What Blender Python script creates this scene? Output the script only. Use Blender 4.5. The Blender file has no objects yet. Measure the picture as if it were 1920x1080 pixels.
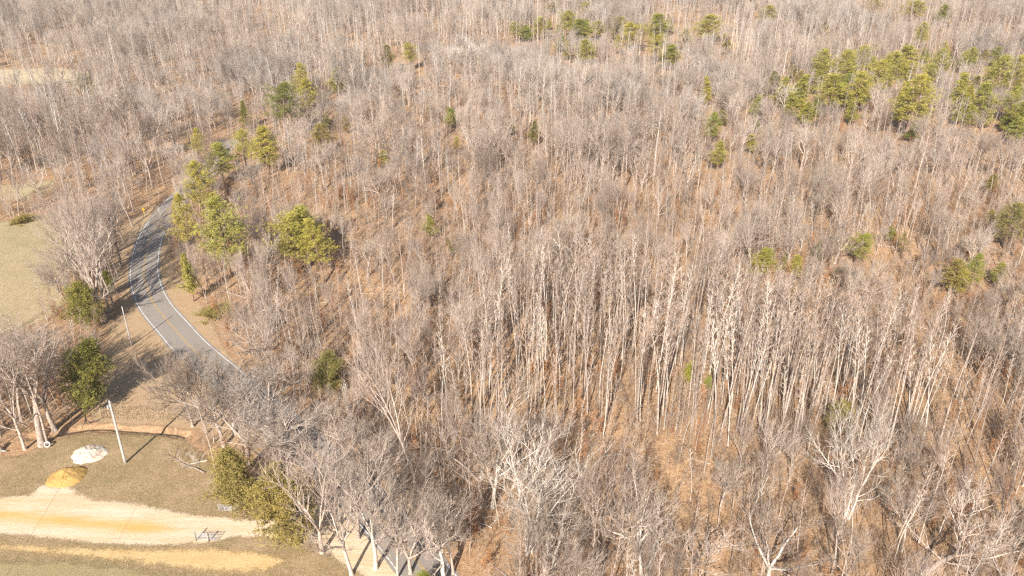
import bpy, math, random
import numpy as np
from mathutils import Vector, noise, geometry

random.seed(7); rng = np.random.default_rng(7)
scene = bpy.context.scene
C = scene.collection
R = math.radians

# ------------------------------------------------------------------ camera, sky, sun, exposure
CAM_H, PITCH, FPX = 79.0, R(27), 1493.0
cam_d = bpy.data.cameras.new('camera'); cam = bpy.data.objects.new('camera', cam_d); C.objects.link(cam)
cam.location = (0, 0, CAM_H); cam.rotation_euler = (math.pi/2 - PITCH, 0, 0)
cam_d.sensor_width = 36; cam_d.lens = FPX/1920*36; cam_d.clip_end = 12000; cam_d.clip_start = 1
scene.camera = cam
SUN_EL, SUN_AZ = R(35), R(16)            # shadows fall along +Y, turned 15 degrees towards +X
world = bpy.data.worlds.new('World'); scene.world = world; world.use_nodes = True
wn = world.node_tree; wn.nodes.clear()
sky = wn.nodes.new('ShaderNodeTexSky'); sky.sky_type = 'NISHITA'; sky.sun_disc = False
sky.sun_elevation = SUN_EL; sky.sun_rotation = math.pi + SUN_AZ; sky.dust_density = 1.5
bgn = wn.nodes.new('ShaderNodeBackground'); bgn.inputs[1].default_value = 0.08
wo = wn.nodes.new('ShaderNodeOutputWorld')
wn.links.new(sky.outputs[0], bgn.inputs[0]); wn.links.new(bgn.outputs[0], wo.inputs[0])
sd = bpy.data.lights.new('sun', 'SUN'); sd.energy = 5.0; sd.angle = R(0.5); sd.color = (1.0, 0.945, 0.85)
sun = bpy.data.objects.new('sun', sd); C.objects.link(sun)
sun_dir = Vector((math.sin(SUN_AZ)*math.cos(SUN_EL), math.cos(SUN_AZ)*math.cos(SUN_EL), -math.sin(SUN_EL)))
sun.rotation_euler = sun_dir.to_track_quat('-Z', 'Y').to_euler(); sun.location = (-40, -60, 120)
scene.view_settings.view_transform = 'Standard'; scene.view_settings.look = 'None'
scene.view_settings.gamma = 1.0; scene.view_settings.use_curve_mapping = False
scene.view_settings.exposure = 0.85
cy = scene.cycles
cy.max_bounces = 3; cy.diffuse_bounces = 2; cy.adaptive_threshold = .02; cy.glossy_bounces = 1; cy.transmission_bounces = 2; cy.transparent_max_bounces = 10
cy.volume_bounces = 0; cy.volume_step_rate = 4; cy.use_denoising = False; cy.pixel_filter_type = 'BLACKMAN_HARRIS'; cy.filter_width = 1.3
cy.caustics_reflective = False; cy.caustics_refractive = False

# ------------------------------------------------------------------ ground maths: where a point of the photograph lies on the land
SP, CP = math.sin(PITCH), math.cos(PITCH)
def ray(x, y):
    u = (x-960)/FPX; v = (540-y)/FPX
    return (u, CP+v*SP, -SP+v*CP)
def flat(x, y, z=0.0):
    d = ray(x, y); t = (z-CAM_H)/d[2]
    return (d[0]*t, d[1]*t)
def project(X, Y, Z):
    dz = Z-CAM_H; zc = Y*CP-dz*SP; yc = Y*SP+dz*CP
    return 960+FPX*X/zc, 540-FPX*yc/zc
def px_per_m(X, Y, Z=0): return FPX/(Y*CP-(Z-CAM_H)*SP)

CENTER_PX = [(430,262),(405,298),(385,323),(366,343),(347,362),(325,383),(306,407),(290,430),(277,460),(271,495),(270,514),(274,536),(282,558),(295,580),(306,593),(323,612),(350,643),(372,664),(420,705),(460,740),(505,777),(548,813),(591,850),(650,907),(703,960),(740,1000),(800,1075),(850,1145),(910,1250),(980,1400)]
def catmull(pts, step):
    P = [np.array(p, float) for p in pts]; P = [2*P[0]-P[1]]+P+[2*P[-1]-P[-2]]; out = []
    for i in range(1, len(P)-2):
        a, b, c, d = P[i-1:i+3]; n = max(2, int(np.linalg.norm(c-b)/step))
        for k in range(n):
            t = k/n
            out.append(.5*(2*b+(c-a)*t+(2*a-5*b+4*c-d)*t*t+(3*b-a-3*c+d)*t**3))
    out.append(P[-2]); return np.array(out)
ROAD = catmull([flat(*p) for p in CENTER_PX], 1.0)
for _ in range(8):
    ROAD[1:-1] = (ROAD[:-2]+2*ROAD[1:-1]+ROAD[2:])/4
# line that parts the flat land on the left from the rolling wood on the right
PART = np.concatenate([np.array([(-420,1500),(-300,700),(-230,460),(-170,330)], float), ROAD[::9]])
def seg_dist(P, L):
    """distance of points P (n,2) to polyline L and side (+ = right of the road seen from the camera)"""
    best = np.full(len(P), 1e9); side = np.ones(len(P))
    for a, b in zip(L[:-1], L[1:]):
        ab = b-a; t = np.clip(((P-a)@ab)/max(ab@ab, 1e-9), 0, 1)
        q = P-(a+t[:, None]*ab); d = np.hypot(q[:, 0], q[:, 1])
        m = d < best; best[m] = d[m]
        cr = ab[0]*(P[:, 1]-a[1])-ab[1]*(P[:, 0]-a[0]); side[m] = np.where(cr[m] > 0, 1, -1)
    return best, side
PART_SIDE = -1 if seg_dist(np.array([[60.0, 160.0]]), PART)[1][0] < 0 else 1
DITCH = np.array([flat(*p) for p in [(60,818),(120,810),(180,802),(250,806),(315,811),(345,816)]])
def smooth(a, b, x): t = np.clip((x-a)/(b-a), 0, 1); return t*t*(3-2*t)
def relief(X, Y):
    X = np.atleast_1d(np.asarray(X, float)); Y = np.atleast_1d(np.asarray(Y, float))
    P = np.stack([X, Y], 1); d, s = seg_dist(P, PART)
    w = smooth(5, 45, np.where(s == PART_SIDE, d, 0))
    n = (1.3*np.sin(X*.045+.6)*np.cos(Y*.038+1.1)+.8*np.sin(X*.09+Y*.06)+.5*np.cos(X*.15-Y*.11+2)+.22*np.sin(X*.41+1)*np.sin(Y*.37))
    z = w*(n+.9)
    dd, _ = seg_dist(P, DITCH)
    z = z-0.6*(1-smooth(.15, 1.3, dd))
    return z
def hz(x, y): return float(relief(x, y)[0])
def at(px, py):
    z = 0.0
    for _ in range(4):
        x, y = flat(px, py, z); z = hz(x, y)
    return x, y, z
def height_to(px, py, top):
    X, Y, Z = at(px, py); lo, hi = 0, 70
    for _ in range(40):
        m = (lo+hi)/2
        if project(X, Y, Z+m)[1] > top: lo = m
        else: hi = m
    return lo

# ------------------------------------------------------------------ materials
def mat(name, rough=.9):
    m = bpy.data.materials.new(name); m.use_nodes = True
    b = m.node_tree.nodes['Principled BSDF']; b.inputs['Roughness'].default_value = rough
    b.inputs['Specular IOR Level'].default_value = .15
    return m, m.node_tree.nodes, m.node_tree.links, b
def ramp(N, stops):
    r = N.new('ShaderNodeValToRGB'); e = r.color_ramp.elements
    while len(e) < len(stops): e.new(.5)
    for el, (p, c) in zip(e, stops): el.position = p; el.color = (*c, 1)
    return r
def noise_tex(N, L, vec, scale, detail=6, rough=.6):
    n = N.new('ShaderNodeTexNoise'); n.inputs['Scale'].default_value = scale; n.inputs['Detail'].default_value = detail
    n.inputs['Roughness'].default_value = rough
    if vec: L.new(vec, n.inputs['Vector'])
    return n
def mixc(N, L, fac, a, b, mode='MIX'):
    m = N.new('ShaderNodeMix'); m.data_type = 'RGBA'; m.blend_type = mode
    if hasattr(fac, 'is_linked'): L.new(fac, m.inputs[0])
    else: m.inputs[0].default_value = fac
    for s, i in ((a, 6), (b, 7)):
        if hasattr(s, 'is_linked'): L.new(s, m.inputs[i])
        else: m.inputs[i].default_value = (*s, 1)
    return m.outputs[2]
def ground_mat(name, layers, bump=.25, bump_scale=3.0, stretch=None):
    """layers: list of (noise scale, stops) multiplied/mixed from broad to fine"""
    m, N, L, b = mat(name, .95)
    tc = N.new('ShaderNodeTexCoord'); vec = tc.outputs['Object']
    if stretch:
        mp = N.new('ShaderNodeMapping'); mp.inputs['Rotation'].default_value = (0, 0, stretch[0]); mp.inputs['Scale'].default_value = stretch[1]
        L.new(vec, mp.inputs['Vector']); vec = mp.outputs[0]
    col = None
    for i, (sc, stops, fac) in enumerate(layers):
        n = noise_tex(N, L, vec, sc, 8, .68); r = ramp(N, stops); L.new(n.outputs[0], r.inputs[0])
        col = r.outputs[0] if col is None else mixc(N, L, fac, col, r.outputs[0])
    L.new(col, b.inputs['Base Color'])
    bn = noise_tex(N, L, tc.outputs['Object'], bump_scale, 8, .7); bp = N.new('ShaderNodeBump'); bp.inputs['Strength'].default_value = bump
    bp.inputs['Distance'].default_value = .3
    L.new(bn.outputs[0], bp.inputs['Height']); L.new(bp.outputs[0], b.inputs['Normal'])
    return m
M = {}
M['litter'] = ground_mat('leaf_litter', [
    (.05, [(.3, (.36,.18,.08)), (.5, (.46,.255,.125)), (.72, (.50,.32,.18))], 1),
    (.35, [(.36, (.12,.062,.036)), (.5, (.42,.215,.095)), (.64, (.57,.34,.165))], .65),
    (1.4, [(.38, (.15,.085,.05)), (.5, (.37,.23,.13)), (.62, (.55,.41,.27))], .5),
    (4.5, [(.36, (.10,.06,.04)), (.5, (.37,.23,.13)), (.62, (.60,.45,.30))], .45)], .6, 4)
M['pasture'] = ground_mat('pasture_grass', [
    (.045, [(.35, (.27,.24,.11)), (.5, (.42,.315,.175)), (.66, (.50,.39,.245))], 1),
    (.4, [(.3, (.26,.22,.11)), (.6, (.42,.32,.20))], .45),
    (4, [(.3, (.21,.17,.085)), (.65, (.48,.38,.25))], .4)], .3, 5)
M['farfield'] = ground_mat('straw_field', [(.03, [(.35, (.42,.33,.20)), (.65, (.54,.44,.29))], 1), (.6, [(.3, (.36,.28,.16)), (.65, (.58,.47,.32))], .4)], .3, 3)
M['verge'] = ground_mat('roadside_grass', [
    (.09, [(.35, (.32,.19,.10)), (.5, (.38,.25,.145)), (.66, (.38,.28,.165))], 1),
    (.8, [(.3, (.27,.15,.08)), (.65, (.46,.33,.20))], .5),
    (5, [(.3, (.26,.17,.09)), (.65, (.58,.42,.26))], .4)], .4, 5)
M['yard'] = ground_mat('yard_grass', [
    (.16, [(.36, (.20,.165,.065)), (.5, (.33,.225,.12)), (.62, (.48,.34,.205))], 1),
    (.7, [(.36, (.17,.13,.055)), (.62, (.44,.31,.185))], .45),
    (3.5, [(.36, (.09,.07,.03)), (.5, (.27,.19,.10)), (.62, (.48,.35,.22))], .42)], .5, 5)
M['lawn'] = ground_mat('olive_lawn', [
    (.2, [(.35, (.30,.225,.105)), (.65, (.40,.30,.155))], 1),
    (3.5, [(.3, (.17,.14,.065)), (.68, (.40,.32,.19))], .5)], .4, 5)
M['drive'] = ground_mat('pale_gravel', [
    (.26, [(.38, (.60,.46,.32)), (.50, (.55,.39,.22)), (.60, (.52,.325,.135))], 1),
    (1.1, [(.40, (.44,.27,.12)), (.50, (.56,.41,.27)), (.62, (.65,.53,.40))], .5),
    (9, [(.3, (.50,.36,.20)), (.6, (.80,.70,.56))], .35)], .4, 6, (0.10, (.10, 1.0, 1)))
def ochre_band(m):
    N, L = m.node_tree.nodes, m.node_tree.links; b = N['Principled BSDF']; old = b.inputs['Base Color'].links[0].from_socket
    (x0, y0), (x1, y1) = flat(0, 967), flat(330, 994); k = (y1-y0)/(x1-x0)
    tc = N.new('ShaderNodeTexCoord'); sx = N.new('ShaderNodeSeparateXYZ'); L.new(tc.outputs['Object'], sx.inputs[0])
    def mth(op, a, b_, c=None):
        n_ = N.new('ShaderNodeMath'); n_.operation = op
        for q, v in enumerate((a, b_, c)):
            if v is None: continue
            if hasattr(v, 'is_linked'): L.new(v, n_.inputs[q])
            else: n_.inputs[q].default_value = v
        return n_.outputs[0]
    off = mth('ABSOLUTE', mth('SUBTRACT', sx.outputs['Y'], mth('MULTIPLY_ADD', sx.outputs['X'], k, y0-k*x0)), 0)
    mp = N.new('ShaderNodeMapping'); mp.inputs['Rotation'].default_value = (0, 0, -math.atan(k)); mp.inputs['Scale'].default_value = (.1, 1, 1); L.new(tc.outputs['Object'], mp.inputs[0])
    nz = noise_tex(N, L, mp.outputs[0], 1.1, 6, .7)
    v = mth('ADD', mth('MULTIPLY_ADD', off, -.55, 1.0), mth('MULTIPLY_ADD', nz.outputs[0], 2.4, -1.25))
    v = mth('SUBTRACT', v, mth('MAXIMUM', mth('MULTIPLY_ADD', sx.outputs['X'], .11, -.11*(x1-4)), 0))
    mr = N.new('ShaderNodeMapRange'); mr.inputs['From Min'].default_value = .05; mr.inputs['From Max'].default_value = .9; L.new(v, mr.inputs[0])
    L.new(mixc(N, L, mr.outputs[0], old, (.62,.36,.13)), b.inputs['Base Color'])
ochre_band(M['drive'])
M['track'] = ground_mat('ochre_dirt', [
    (.6, [(.35, (.46,.29,.11)), (.62, (.62,.43,.21))], 1),
    (5, [(.3, (.34,.23,.10)), (.65, (.68,.50,.28))], .4)], .35, 5, (0.09, (.3, 1.0, 1)))
M['wetdirt'] = ground_mat('tall_dry_grass_soil', [(.8, [(.35, (.38,.25,.14)), (.65, (.56,.42,.27))], 1), (6, [(.3, (.28,.18,.09)), (.65, (.62,.47,.31))], .4)], .5, 5)
M['asphalt'] = ground_mat('asphalt', [
    (.12, [(.35, (.25,.212,.182)), (.65, (.30,.258,.22))], 1),
    (1.5, [(.3, (.20,.17,.146)), (.65, (.32,.272,.233))], .4),
    (30, [(.3, (.19,.167,.15)), (.65, (.34,.30,.27))], .3)], .1, 20)
def wear(m, thr, under=(.24,.21,.188)):
    N, L = m.node_tree.nodes, m.node_tree.links; b = N['Principled BSDF']; old = b.inputs['Base Color'].links[0].from_socket
    tc = N.new('ShaderNodeTexCoord'); n = noise_tex(N, L, tc.outputs['Object'], 2.2, 8, .75); rp = ramp(N, [(thr, (0, 0, 0)), (thr+.12, (1, 1, 1))]); L.new(n.outputs[0], rp.inputs[0])
    L.new(mixc(N, L, rp.outputs[0], old, under), b.inputs['Base Color'])
wear(M['asphalt'], .56, (.18,.157,.14))
M['white_paint'] = ground_mat('white_line_paint', [(3, [(.35, (.62,.60,.58)), (.6, (.80,.79,.77))], 1)], .05)
M['yellow_paint'] = ground_mat('yellow_line_paint', [(3, [(.35, (.40,.25,.08)), (.6, (.52,.34,.12))], 1)], .05)
wear(M['white_paint'], .52); wear(M['yellow_paint'], .48)
M['white_gravel'] = ground_mat('white_gravel_heap', [(.9, [(.4, (.62,.55,.46)), (.56, (.56,.45,.34)), (.64, (.38,.21,.11))], 1), (12, [(.3, (.60,.48,.36)), (.6, (.86,.78,.68))], .35)], .6, 9)
M['sand'] = ground_mat('yellow_sand_heap', [(.8, [(.35, (.40,.235,.07)), (.62, (.52,.32,.11))], 1), (14, [(.3, (.30,.17,.05)), (.65, (.58,.38,.15))], .35)], .5, 9)
M['weathered_wood'] = ground_mat('weathered_wood', [(6, [(.3, (.26,.22,.18)), (.65, (.46,.42,.37))], 1)], .3, 12)
M['pole_wood'] = ground_mat('pole_wood', [(5, [(.3, (.34,.31,.28)), (.65, (.54,.51,.48))], 1)], .3, 12)
def plain(name, col, rough=.6, metal=0.0):
    m, N, L, b = mat(name, rough)
    tc = N.new('ShaderNodeTexCoord'); n = noise_tex(N, L, tc.outputs['Object'], 9, 4)
    r = ramp(N, [(.3, tuple(c*.82 for c in col)), (.7, tuple(min(1, c*1.12) for c in col))]); L.new(n.outputs[0], r.inputs[0])
    L.new(r.outputs[0], b.inputs['Base Color']); b.inputs['Metallic'].default_value = metal
    return m
M['galvanised'] = plain('galvanised_steel', (.50,.50,.52), .45, .35)
M['tyre'] = plain('dusty_tyre', (.50,.45,.39), .9)
M['tyre_dark'] = plain('black_rubber', (.03,.03,.03), .9)
M['sign_yellow'] = plain('yellow_sign', (.62,.36,.03), .5)
M['wire'] = plain('dark_wire', (.05,.05,.05), .6)
M['water'] = plain('still_ditch_water', (.10,.07,.045), .08)

def bark(name, dark, light, rand=.35, scale=2.5):
    m, N, L, b = mat(name, .9)
    tc = N.new('ShaderNodeTexCoord'); oi = N.new('ShaderNodeObjectInfo')
    n = noise_tex(N, L, tc.outputs['Object'], scale, 5, .65)
    r = ramp(N, [(.32, dark), (.66, light)]); L.new(n.outputs[0], r.inputs[0])
    rv = ramp(N, [(0, (1-rand, 1-rand*1.08, 1-rand*1.15)), (.5, (1, .98, .96)), (1, (1.12, 1.1, 1.08))]); L.new(oi.outputs['Random'], rv.inputs[0])
    L.new(mixc(N, L, 1.0, r.outputs[0], rv.outputs[0], 'MULTIPLY'), b.inputs['Base Color'])
    return m
M['bark_pale'] = bark('pale_bark', (.255,.198,.16), (.58,.485,.42), .45)
M['bark_white'] = bark('white_bark', (.42,.37,.32), (.70,.645,.585), .15)
M['bark_brown'] = bark('brown_bark', (.22,.165,.12), (.44,.36,.28), .3)
M['bark_pine'] = bark('pine_bark', (.16,.10,.07), (.34,.23,.17), .2)
M['twig_grey'] = bark('grey_twigs', (.235,.175,.145), (.43,.34,.29), .42, .5)
M['twig_pale'] = bark('pale_twigs', (.27,.22,.18), (.47,.395,.33), .25, .5)
M['twig_ash'] = bark('ash_grey_twigs', (.28,.243,.22), (.48,.43,.395), .38, .5)
M['twig_tan'] = bark('tan_twigs', (.265,.155,.092), (.47,.30,.19), .36, .5)
M['twig_rust'] = bark('rusty_dead_leaves', (.30,.135,.06), (.46,.23,.105), .3, .8)
def needle(name, a, bcol, c, transl=.12):
    m, N, L, b = mat(name, .75)
    tc = N.new('ShaderNodeTexCoord'); oi = N.new('ShaderNodeObjectInfo')
    n = noise_tex(N, L, tc.outputs['Object'], 1.1, 5, .7)
    r = ramp(N, [(.3, a), (.5, bcol), (.7, c)]); L.new(n.outputs[0], r.inputs[0])
    rv = ramp(N, [(0, (.84,.92,.88)), (.5, (1,1,1)), (1, (1.14,1.05,.9))]); L.new(oi.outputs['Random'], rv.inputs[0])
    L.new(mixc(N, L, 1.0, r.outputs[0], rv.outputs[0], 'MULTIPLY'), b.inputs['Base Color'])
    b.inputs['Transmission Weight'].default_value = 0
    return m
M['pine_needle'] = needle('pine_needles', (.17,.16,.033), (.34,.305,.065), (.50,.435,.12))
M['cedar_needle'] = needle('cedar_sprays', (.14,.115,.038), (.26,.21,.065), (.38,.305,.11))
M['dark_needle'] = needle('dark_evergreen', (.09,.095,.022), (.19,.185,.045), (.30,.28,.075))
M['bright_needle'] = needle('bright_evergreen', (.16,.17,.03), (.27,.265,.05), (.36,.34,.08))
M['dry_grass'] = bark('dry_grass_blades', (.34,.24,.14), (.56,.43,.29), .1, .6)
M['yard_blades'] = bark('yard_grass_blades', (.19,.145,.06), (.42,.305,.18), .1, .25)
M['pasture_blades'] = bark('pasture_grass_blades', (.32,.25,.125), (.52,.41,.26), .1, .15)

# ------------------------------------------------------------------ mesh helpers
def tri_mesh(name, V, F, mats, midx=None, smooth_=False):
    V = np.asarray(V, np.float32).reshape(-1, 3); F = np.asarray(F, np.int32).reshape(-1, 3)
    me = bpy.data.meshes.new(name)
    me.vertices.add(len(V)); me.vertices.foreach_set('co', V.ravel())
    me.loops.add(F.size); me.loops.foreach_set('vertex_index', F.ravel())
    me.polygons.add(len(F)); me.polygons.foreach_set('loop_start', np.arange(0, F.size, 3, dtype=np.int32))
    me.polygons.foreach_set('loop_total', np.full(len(F), 3, np.int32))
    for m in mats: me.materials.append(m)
    if midx is not None: me.polygons.foreach_set('material_index', np.asarray(midx, np.int32))
    me.polygons.foreach_set('use_smooth', np.full(len(F), smooth_, bool))
    me.update()
    return me
class Buf:
    def __init__(s): s.V = []; s.F = []; s.n = 0
    def add(s, V, F):
        s.V.append(np.asarray(V, float).reshape(-1, 3)); s.F.append(np.asarray(F, int).reshape(-1, 3)+s.n); s.n += len(s.V[-1])
    def arrays(s):
        if not s.V: return np.zeros((0, 3)), np.zeros((0, 3), int)
        return np.concatenate(s.V), np.concatenate(s.F)
    def box(s, c, size, rz=0, ry=0, rx=0):
        from mathutils import Euler
        h = np.array(size)/2; q = np.array([(x, y, z) for x in (-1, 1) for y in (-1, 1) for z in (-1, 1)])*h
        m = np.array(Euler((rx, ry, rz)).to_matrix()); V = q@m.T+np.array(c)
        F = [(0,1,3),(0,3,2),(4,6,7),(4,7,5),(0,4,5),(0,5,1),(2,3,7),(2,7,6),(0,2,6),(0,6,4),(1,5,7),(1,7,3)]
        s.add(V, F)
    def tube(s, pts, rad, sides, cap=False):
        pts = np.asarray(pts, float); n = len(pts); rad = np.asarray(rad, float)
        T = np.gradient(pts, axis=0); T /= np.maximum(np.linalg.norm(T, axis=1, keepdims=True), 1e-9)
        ref = np.array((0, 0, 1.)) if abs(T[0, 2]) < .8 else np.array((1., 0, 0))
        U = np.cross(T, ref); U /= np.maximum(np.linalg.norm(U, axis=1, keepdims=True), 1e-9); W = np.cross(T, U)
        a = np.arange(sides)*2*math.pi/sides
        ring = (U[:, None]*np.cos(a)[None, :, None]+W[:, None]*np.sin(a)[None, :, None])*rad[:, None, None]+pts[:, None]
        V = ring.reshape(-1, 3); F = []
        for i in range(n-1):
            for j in range(sides):
                k = (j+1) % sides; p, q, r, t = i*sides+j, i*sides+k, (i+1)*sides+k, (i+1)*sides+j
                F += [(p, r, q), (p, t, r)]
        if cap:
            V = np.concatenate([V, pts[:1], pts[-1:]]); c0, c1 = n*sides, n*sides+1
            for j in range(sides):
                k = (j+1) % sides; F += [(c0, j, k), (c1, (n-1)*sides+k, (n-1)*sides+j)]
        s.add(V, F)
    def spikes(s, P, D, Ln, r):
        """thin three-sided tapering twigs, one per row"""
        P = np.asarray(P); D = np.asarray(D); n = len(P)
        if n == 0: return
        D = D/np.maximum(np.linalg.norm(D, axis=1, keepdims=True), 1e-9)
        ref = np.where(np.abs(D[:, 2:3]) < .8, np.array([[0, 0, 1.]]), np.array([[1., 0, 0]]))
        U = np.cross(D, ref); U /= np.linalg.norm(U, axis=1, keepdims=True); W = np.cross(D, U)
        V = np.zeros((n, 4, 3)); Ln = np.broadcast_to(Ln, n); r = np.broadcast_to(r, n)
        for j in range(3):
            a = j*2*math.pi/3; V[:, j] = P+(U*math.cos(a)+W*math.sin(a))*r[:, None]
        V[:, 3] = P+D*Ln[:, None]
        F = (np.arange(n)*4)[:, None, None]+np.array([(0, 1, 3), (1, 2, 3), (2, 0, 3)])[None]
        s.add(V.reshape(-1, 3), F.reshape(-1, 3))
    def blades(s, P, D, Ln, w):
        P = np.asarray(P); D = np.asarray(D); n = len(P)
        D = D/np.maximum(np.linalg.norm(D, axis=1, keepdims=True), 1e-9)
        S = np.cross(D, rng.normal(size=(n, 3))); S /= np.maximum(np.linalg.norm(S, axis=1, keepdims=True), 1e-9)
        Ln = np.broadcast_to(Ln, n); w = np.broadcast_to(w, n)
        V = np.zeros((n, 3, 3)); V[:, 0] = P-S*w[:, None]/2; V[:, 1] = P+S*w[:, None]/2; V[:, 2] = P+D*Ln[:, None]
        s.add(V.reshape(-1, 3), np.arange(n*3).reshape(-1, 3))
def mesh_obj(name, buf, m, parent=None, smooth_=False, loc=None):
    V, F = buf.arrays(); me = tri_mesh(name, V, F, [m], smooth_=smooth_)
    o = bpy.data.objects.new(name, me); C.objects.link(o)
    if parent: o.parent = parent
    if loc is not None: o.location = loc
    return o
def empty(name, loc=(0, 0, 0), rz=0):
    o = bpy.data.objects.new(name, None); C.objects.link(o); o.location = loc; o.rotation_euler = (0, 0, rz); o.empty_display_size = .3
    return o
def tag(o, label=None, cat=None, group=None, kind=None):
    if label: o['label'] = label
    if cat: o['category'] = cat
    if group: o['group'] = group
    if kind: o['kind'] = kind
    return o

# ------------------------------------------------------------------ setting: ground, fields, drive, road
def axis(parts):
    out = []
    for a, b, st in parts: out += list(np.arange(a, b, st))
    out.append(parts[-1][1]); return np.array(out)
xs = axis([(-4400,-600,400),(-600,-130,6),(-130,-92,2),(-92,-30,.5),(-30,110,1.6),(110,600,6),(600,4400,400)])
ys = axis([(-4000,-400,400),(-400,40,40),(40,84,1.6),(84,122,.5),(122,300,2),(300,900,6),(900,6000,500)])
gx, gy = np.meshgrid(xs, ys); gz = relief(gx.ravel(), gy.ravel())
gv = np.stack([gx.ravel(), gy.ravel(), gz], 1); nx = len(xs)
idx = np.arange(len(ys)*nx).reshape(len(ys), nx)
a, b, c, d = idx[:-1, :-1].ravel(), idx[:-1, 1:].ravel(), idx[1:, 1:].ravel(), idx[1:, :-1].ravel()
gm = tri_mesh('ground', gv, np.concatenate([np.stack([a, b, c], 1), np.stack([a, c, d], 1)]), [M['litter']], smooth_=True)
ground = bpy.data.objects.new('ground', gm); C.objects.link(ground)
tag(ground, 'orange brown leaf litter covering the forest floor', kind='structure')

def inside(P, poly):
    P = np.asarray(P, float); poly = np.asarray(poly, float); x, y = P[:, 0], P[:, 1]; r = np.zeros(len(P), bool); j = len(poly)-1
    for i in range(len(poly)):
        xi, yi = poly[i]; xj, yj = poly[j]
        if yi != yj:
            m = ((yi > y) != (yj > y)) & (x < (xj-xi)*(y-yi)/(yj-yi)+xi); r ^= m
        j = i
    return r
def ragged(poly, step, amp, seed):
    out = []
    n = len(poly)
    for i in range(n):
        a = np.array(poly[i]); b = np.array(poly[(i+1) % n]); L = np.linalg.norm(b-a); k = max(1, int(L/step)); nn = np.array((-(b-a)[1], (b-a)[0]))/max(L, 1e-6)
        for j in range(k):
            p = a+(b-a)*j/k
            d = noise.noise((p[0]*.22+seed, p[1]*.22, 0))*amp+noise.noise((p[0]*.9+seed, p[1]*.9, 3))*amp*.5+noise.noise((p[0]*3+seed, p[1]*3, 5))*amp*.28
            out.append(p+nn*d)
    return np.array(out)
def feather(m, amp, scale=1.1, soft=.3):
    """a sheet thins out raggedly towards its border: bare patches of what lies below show through"""
    N, L = m.node_tree.nodes, m.node_tree.links; out = N['Material Output']; b = N['Principled BSDF']
    at_ = N.new('ShaderNodeAttribute'); at_.attribute_name = 'border'; tc = N.new('ShaderNodeTexCoord')
    n1 = noise_tex(N, L, tc.outputs['Object'], scale*.35, 6, .7); n2 = noise_tex(N, L, tc.outputs['Object'], scale*3, 5, .75)
    a1 = N.new('ShaderNodeMath'); a1.operation = 'ADD'; L.new(n1.outputs[0], a1.inputs[0]); L.new(n2.outputs[0], a1.inputs[1])
    mm = N.new('ShaderNodeMath'); mm.operation = 'MULTIPLY_ADD'; L.new(a1.outputs[0], mm.inputs[0]); mm.inputs[1].default_value = amp*2.2; mm.inputs[2].default_value = -amp*2.2
    ad = N.new('ShaderNodeMath'); ad.operation = 'ADD'; L.new(mm.outputs[0], ad.inputs[0]); L.new(at_.outputs['Fac'], ad.inputs[1])
    mr = N.new('ShaderNodeMapRange'); mr.inputs['From Min'].default_value = -soft*amp; mr.inputs['From Max'].default_value = soft*amp; L.new(ad.outputs[0], mr.inputs['Value'])
    tr = N.new('ShaderNodeBsdfTransparent'); mx = N.new('ShaderNodeMixShader'); L.new(mr.outputs[0], mx.inputs[0]); L.new(tr.outputs[0], mx.inputs[1]); L.new(b.outputs[0], mx.inputs[2]); L.new(mx.outputs[0], out.inputs['Surface'])
FEATHERED = set()
def sheet(name, polys, z, m, label, amp=.6, cell=.5):
    V = []; F = []; A = []; n0_ = 0; marg = amp*1.3
    if m.name not in FEATHERED: feather(m, amp); FEATHERED.add(m.name)
    for poly in polys:
        p = np.array(poly); lo, hi = p.min(0)-marg-cell, p.max(0)+marg+cell; lo = np.maximum(lo, (-330, 20)); hi = np.minimum(hi, (330, 900))
        X, Y = np.meshgrid(np.arange(lo[0], hi[0]+cell, cell), np.arange(lo[1], hi[1]+cell, cell)); ny_, nx_ = X.shape; Q = np.stack([X.ravel(), Y.ravel()], 1)
        d = seg_dist(Q, np.concatenate([p, p[:1]]))[0]; d = np.where(inside(Q, p), d, -d); ok = (d > -marg).reshape(ny_, nx_)
        q = np.argwhere(ok[:-1, :-1] | ok[1:, :-1] | ok[:-1, 1:] | ok[1:, 1:]); a = q[:, 0]*nx_+q[:, 1]; f = np.concatenate([np.stack([a, a+1, a+nx_+1], 1), np.stack([a, a+nx_+1, a+nx_], 1)])
        u, inv = np.unique(f.ravel(), return_inverse=True); V.append(np.column_stack([Q[u], np.full(len(u), z)])); A.append(d[u]); F.append(inv.reshape(-1, 3)+n0_); n0_ += len(u)
    me = tri_mesh(name, np.concatenate(V), np.concatenate(F), [m]); at_ = me.attributes.new('border', 'FLOAT', 'POINT'); at_.data.foreach_set('value', np.concatenate(A).astype(np.float32))
    o = bpy.data.objects.new(name, me); C.objects.link(o); tag(o, label, kind='structure'); return o
def G(pts): return [flat(*p) for p in pts]
PASTURE = G([(-420,430),(-100,424),(0,416),(50,410),(100,398),(122,404),(136,430),(136,470),(132,510),(125,548),(108,585),(60,612),(0,628),(-200,645),(-500,660)])
FARGRASS = G([(-200,390),(-60,384),(0,378),(60,372),(104,352),(100,338),(40,344),(-20,350),(-220,362)])
FARFIELD = G([(-120,165),(0,160),(90,158),(165,150),(178,134),(110,127),(0,130),(-120,134)])
FARFIELD2 = G([(268,142),(318,140),(322,131),(272,129)])
FARFIELD3 = G([(470,9),(555,9),(560,1),(480,0)])
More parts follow.
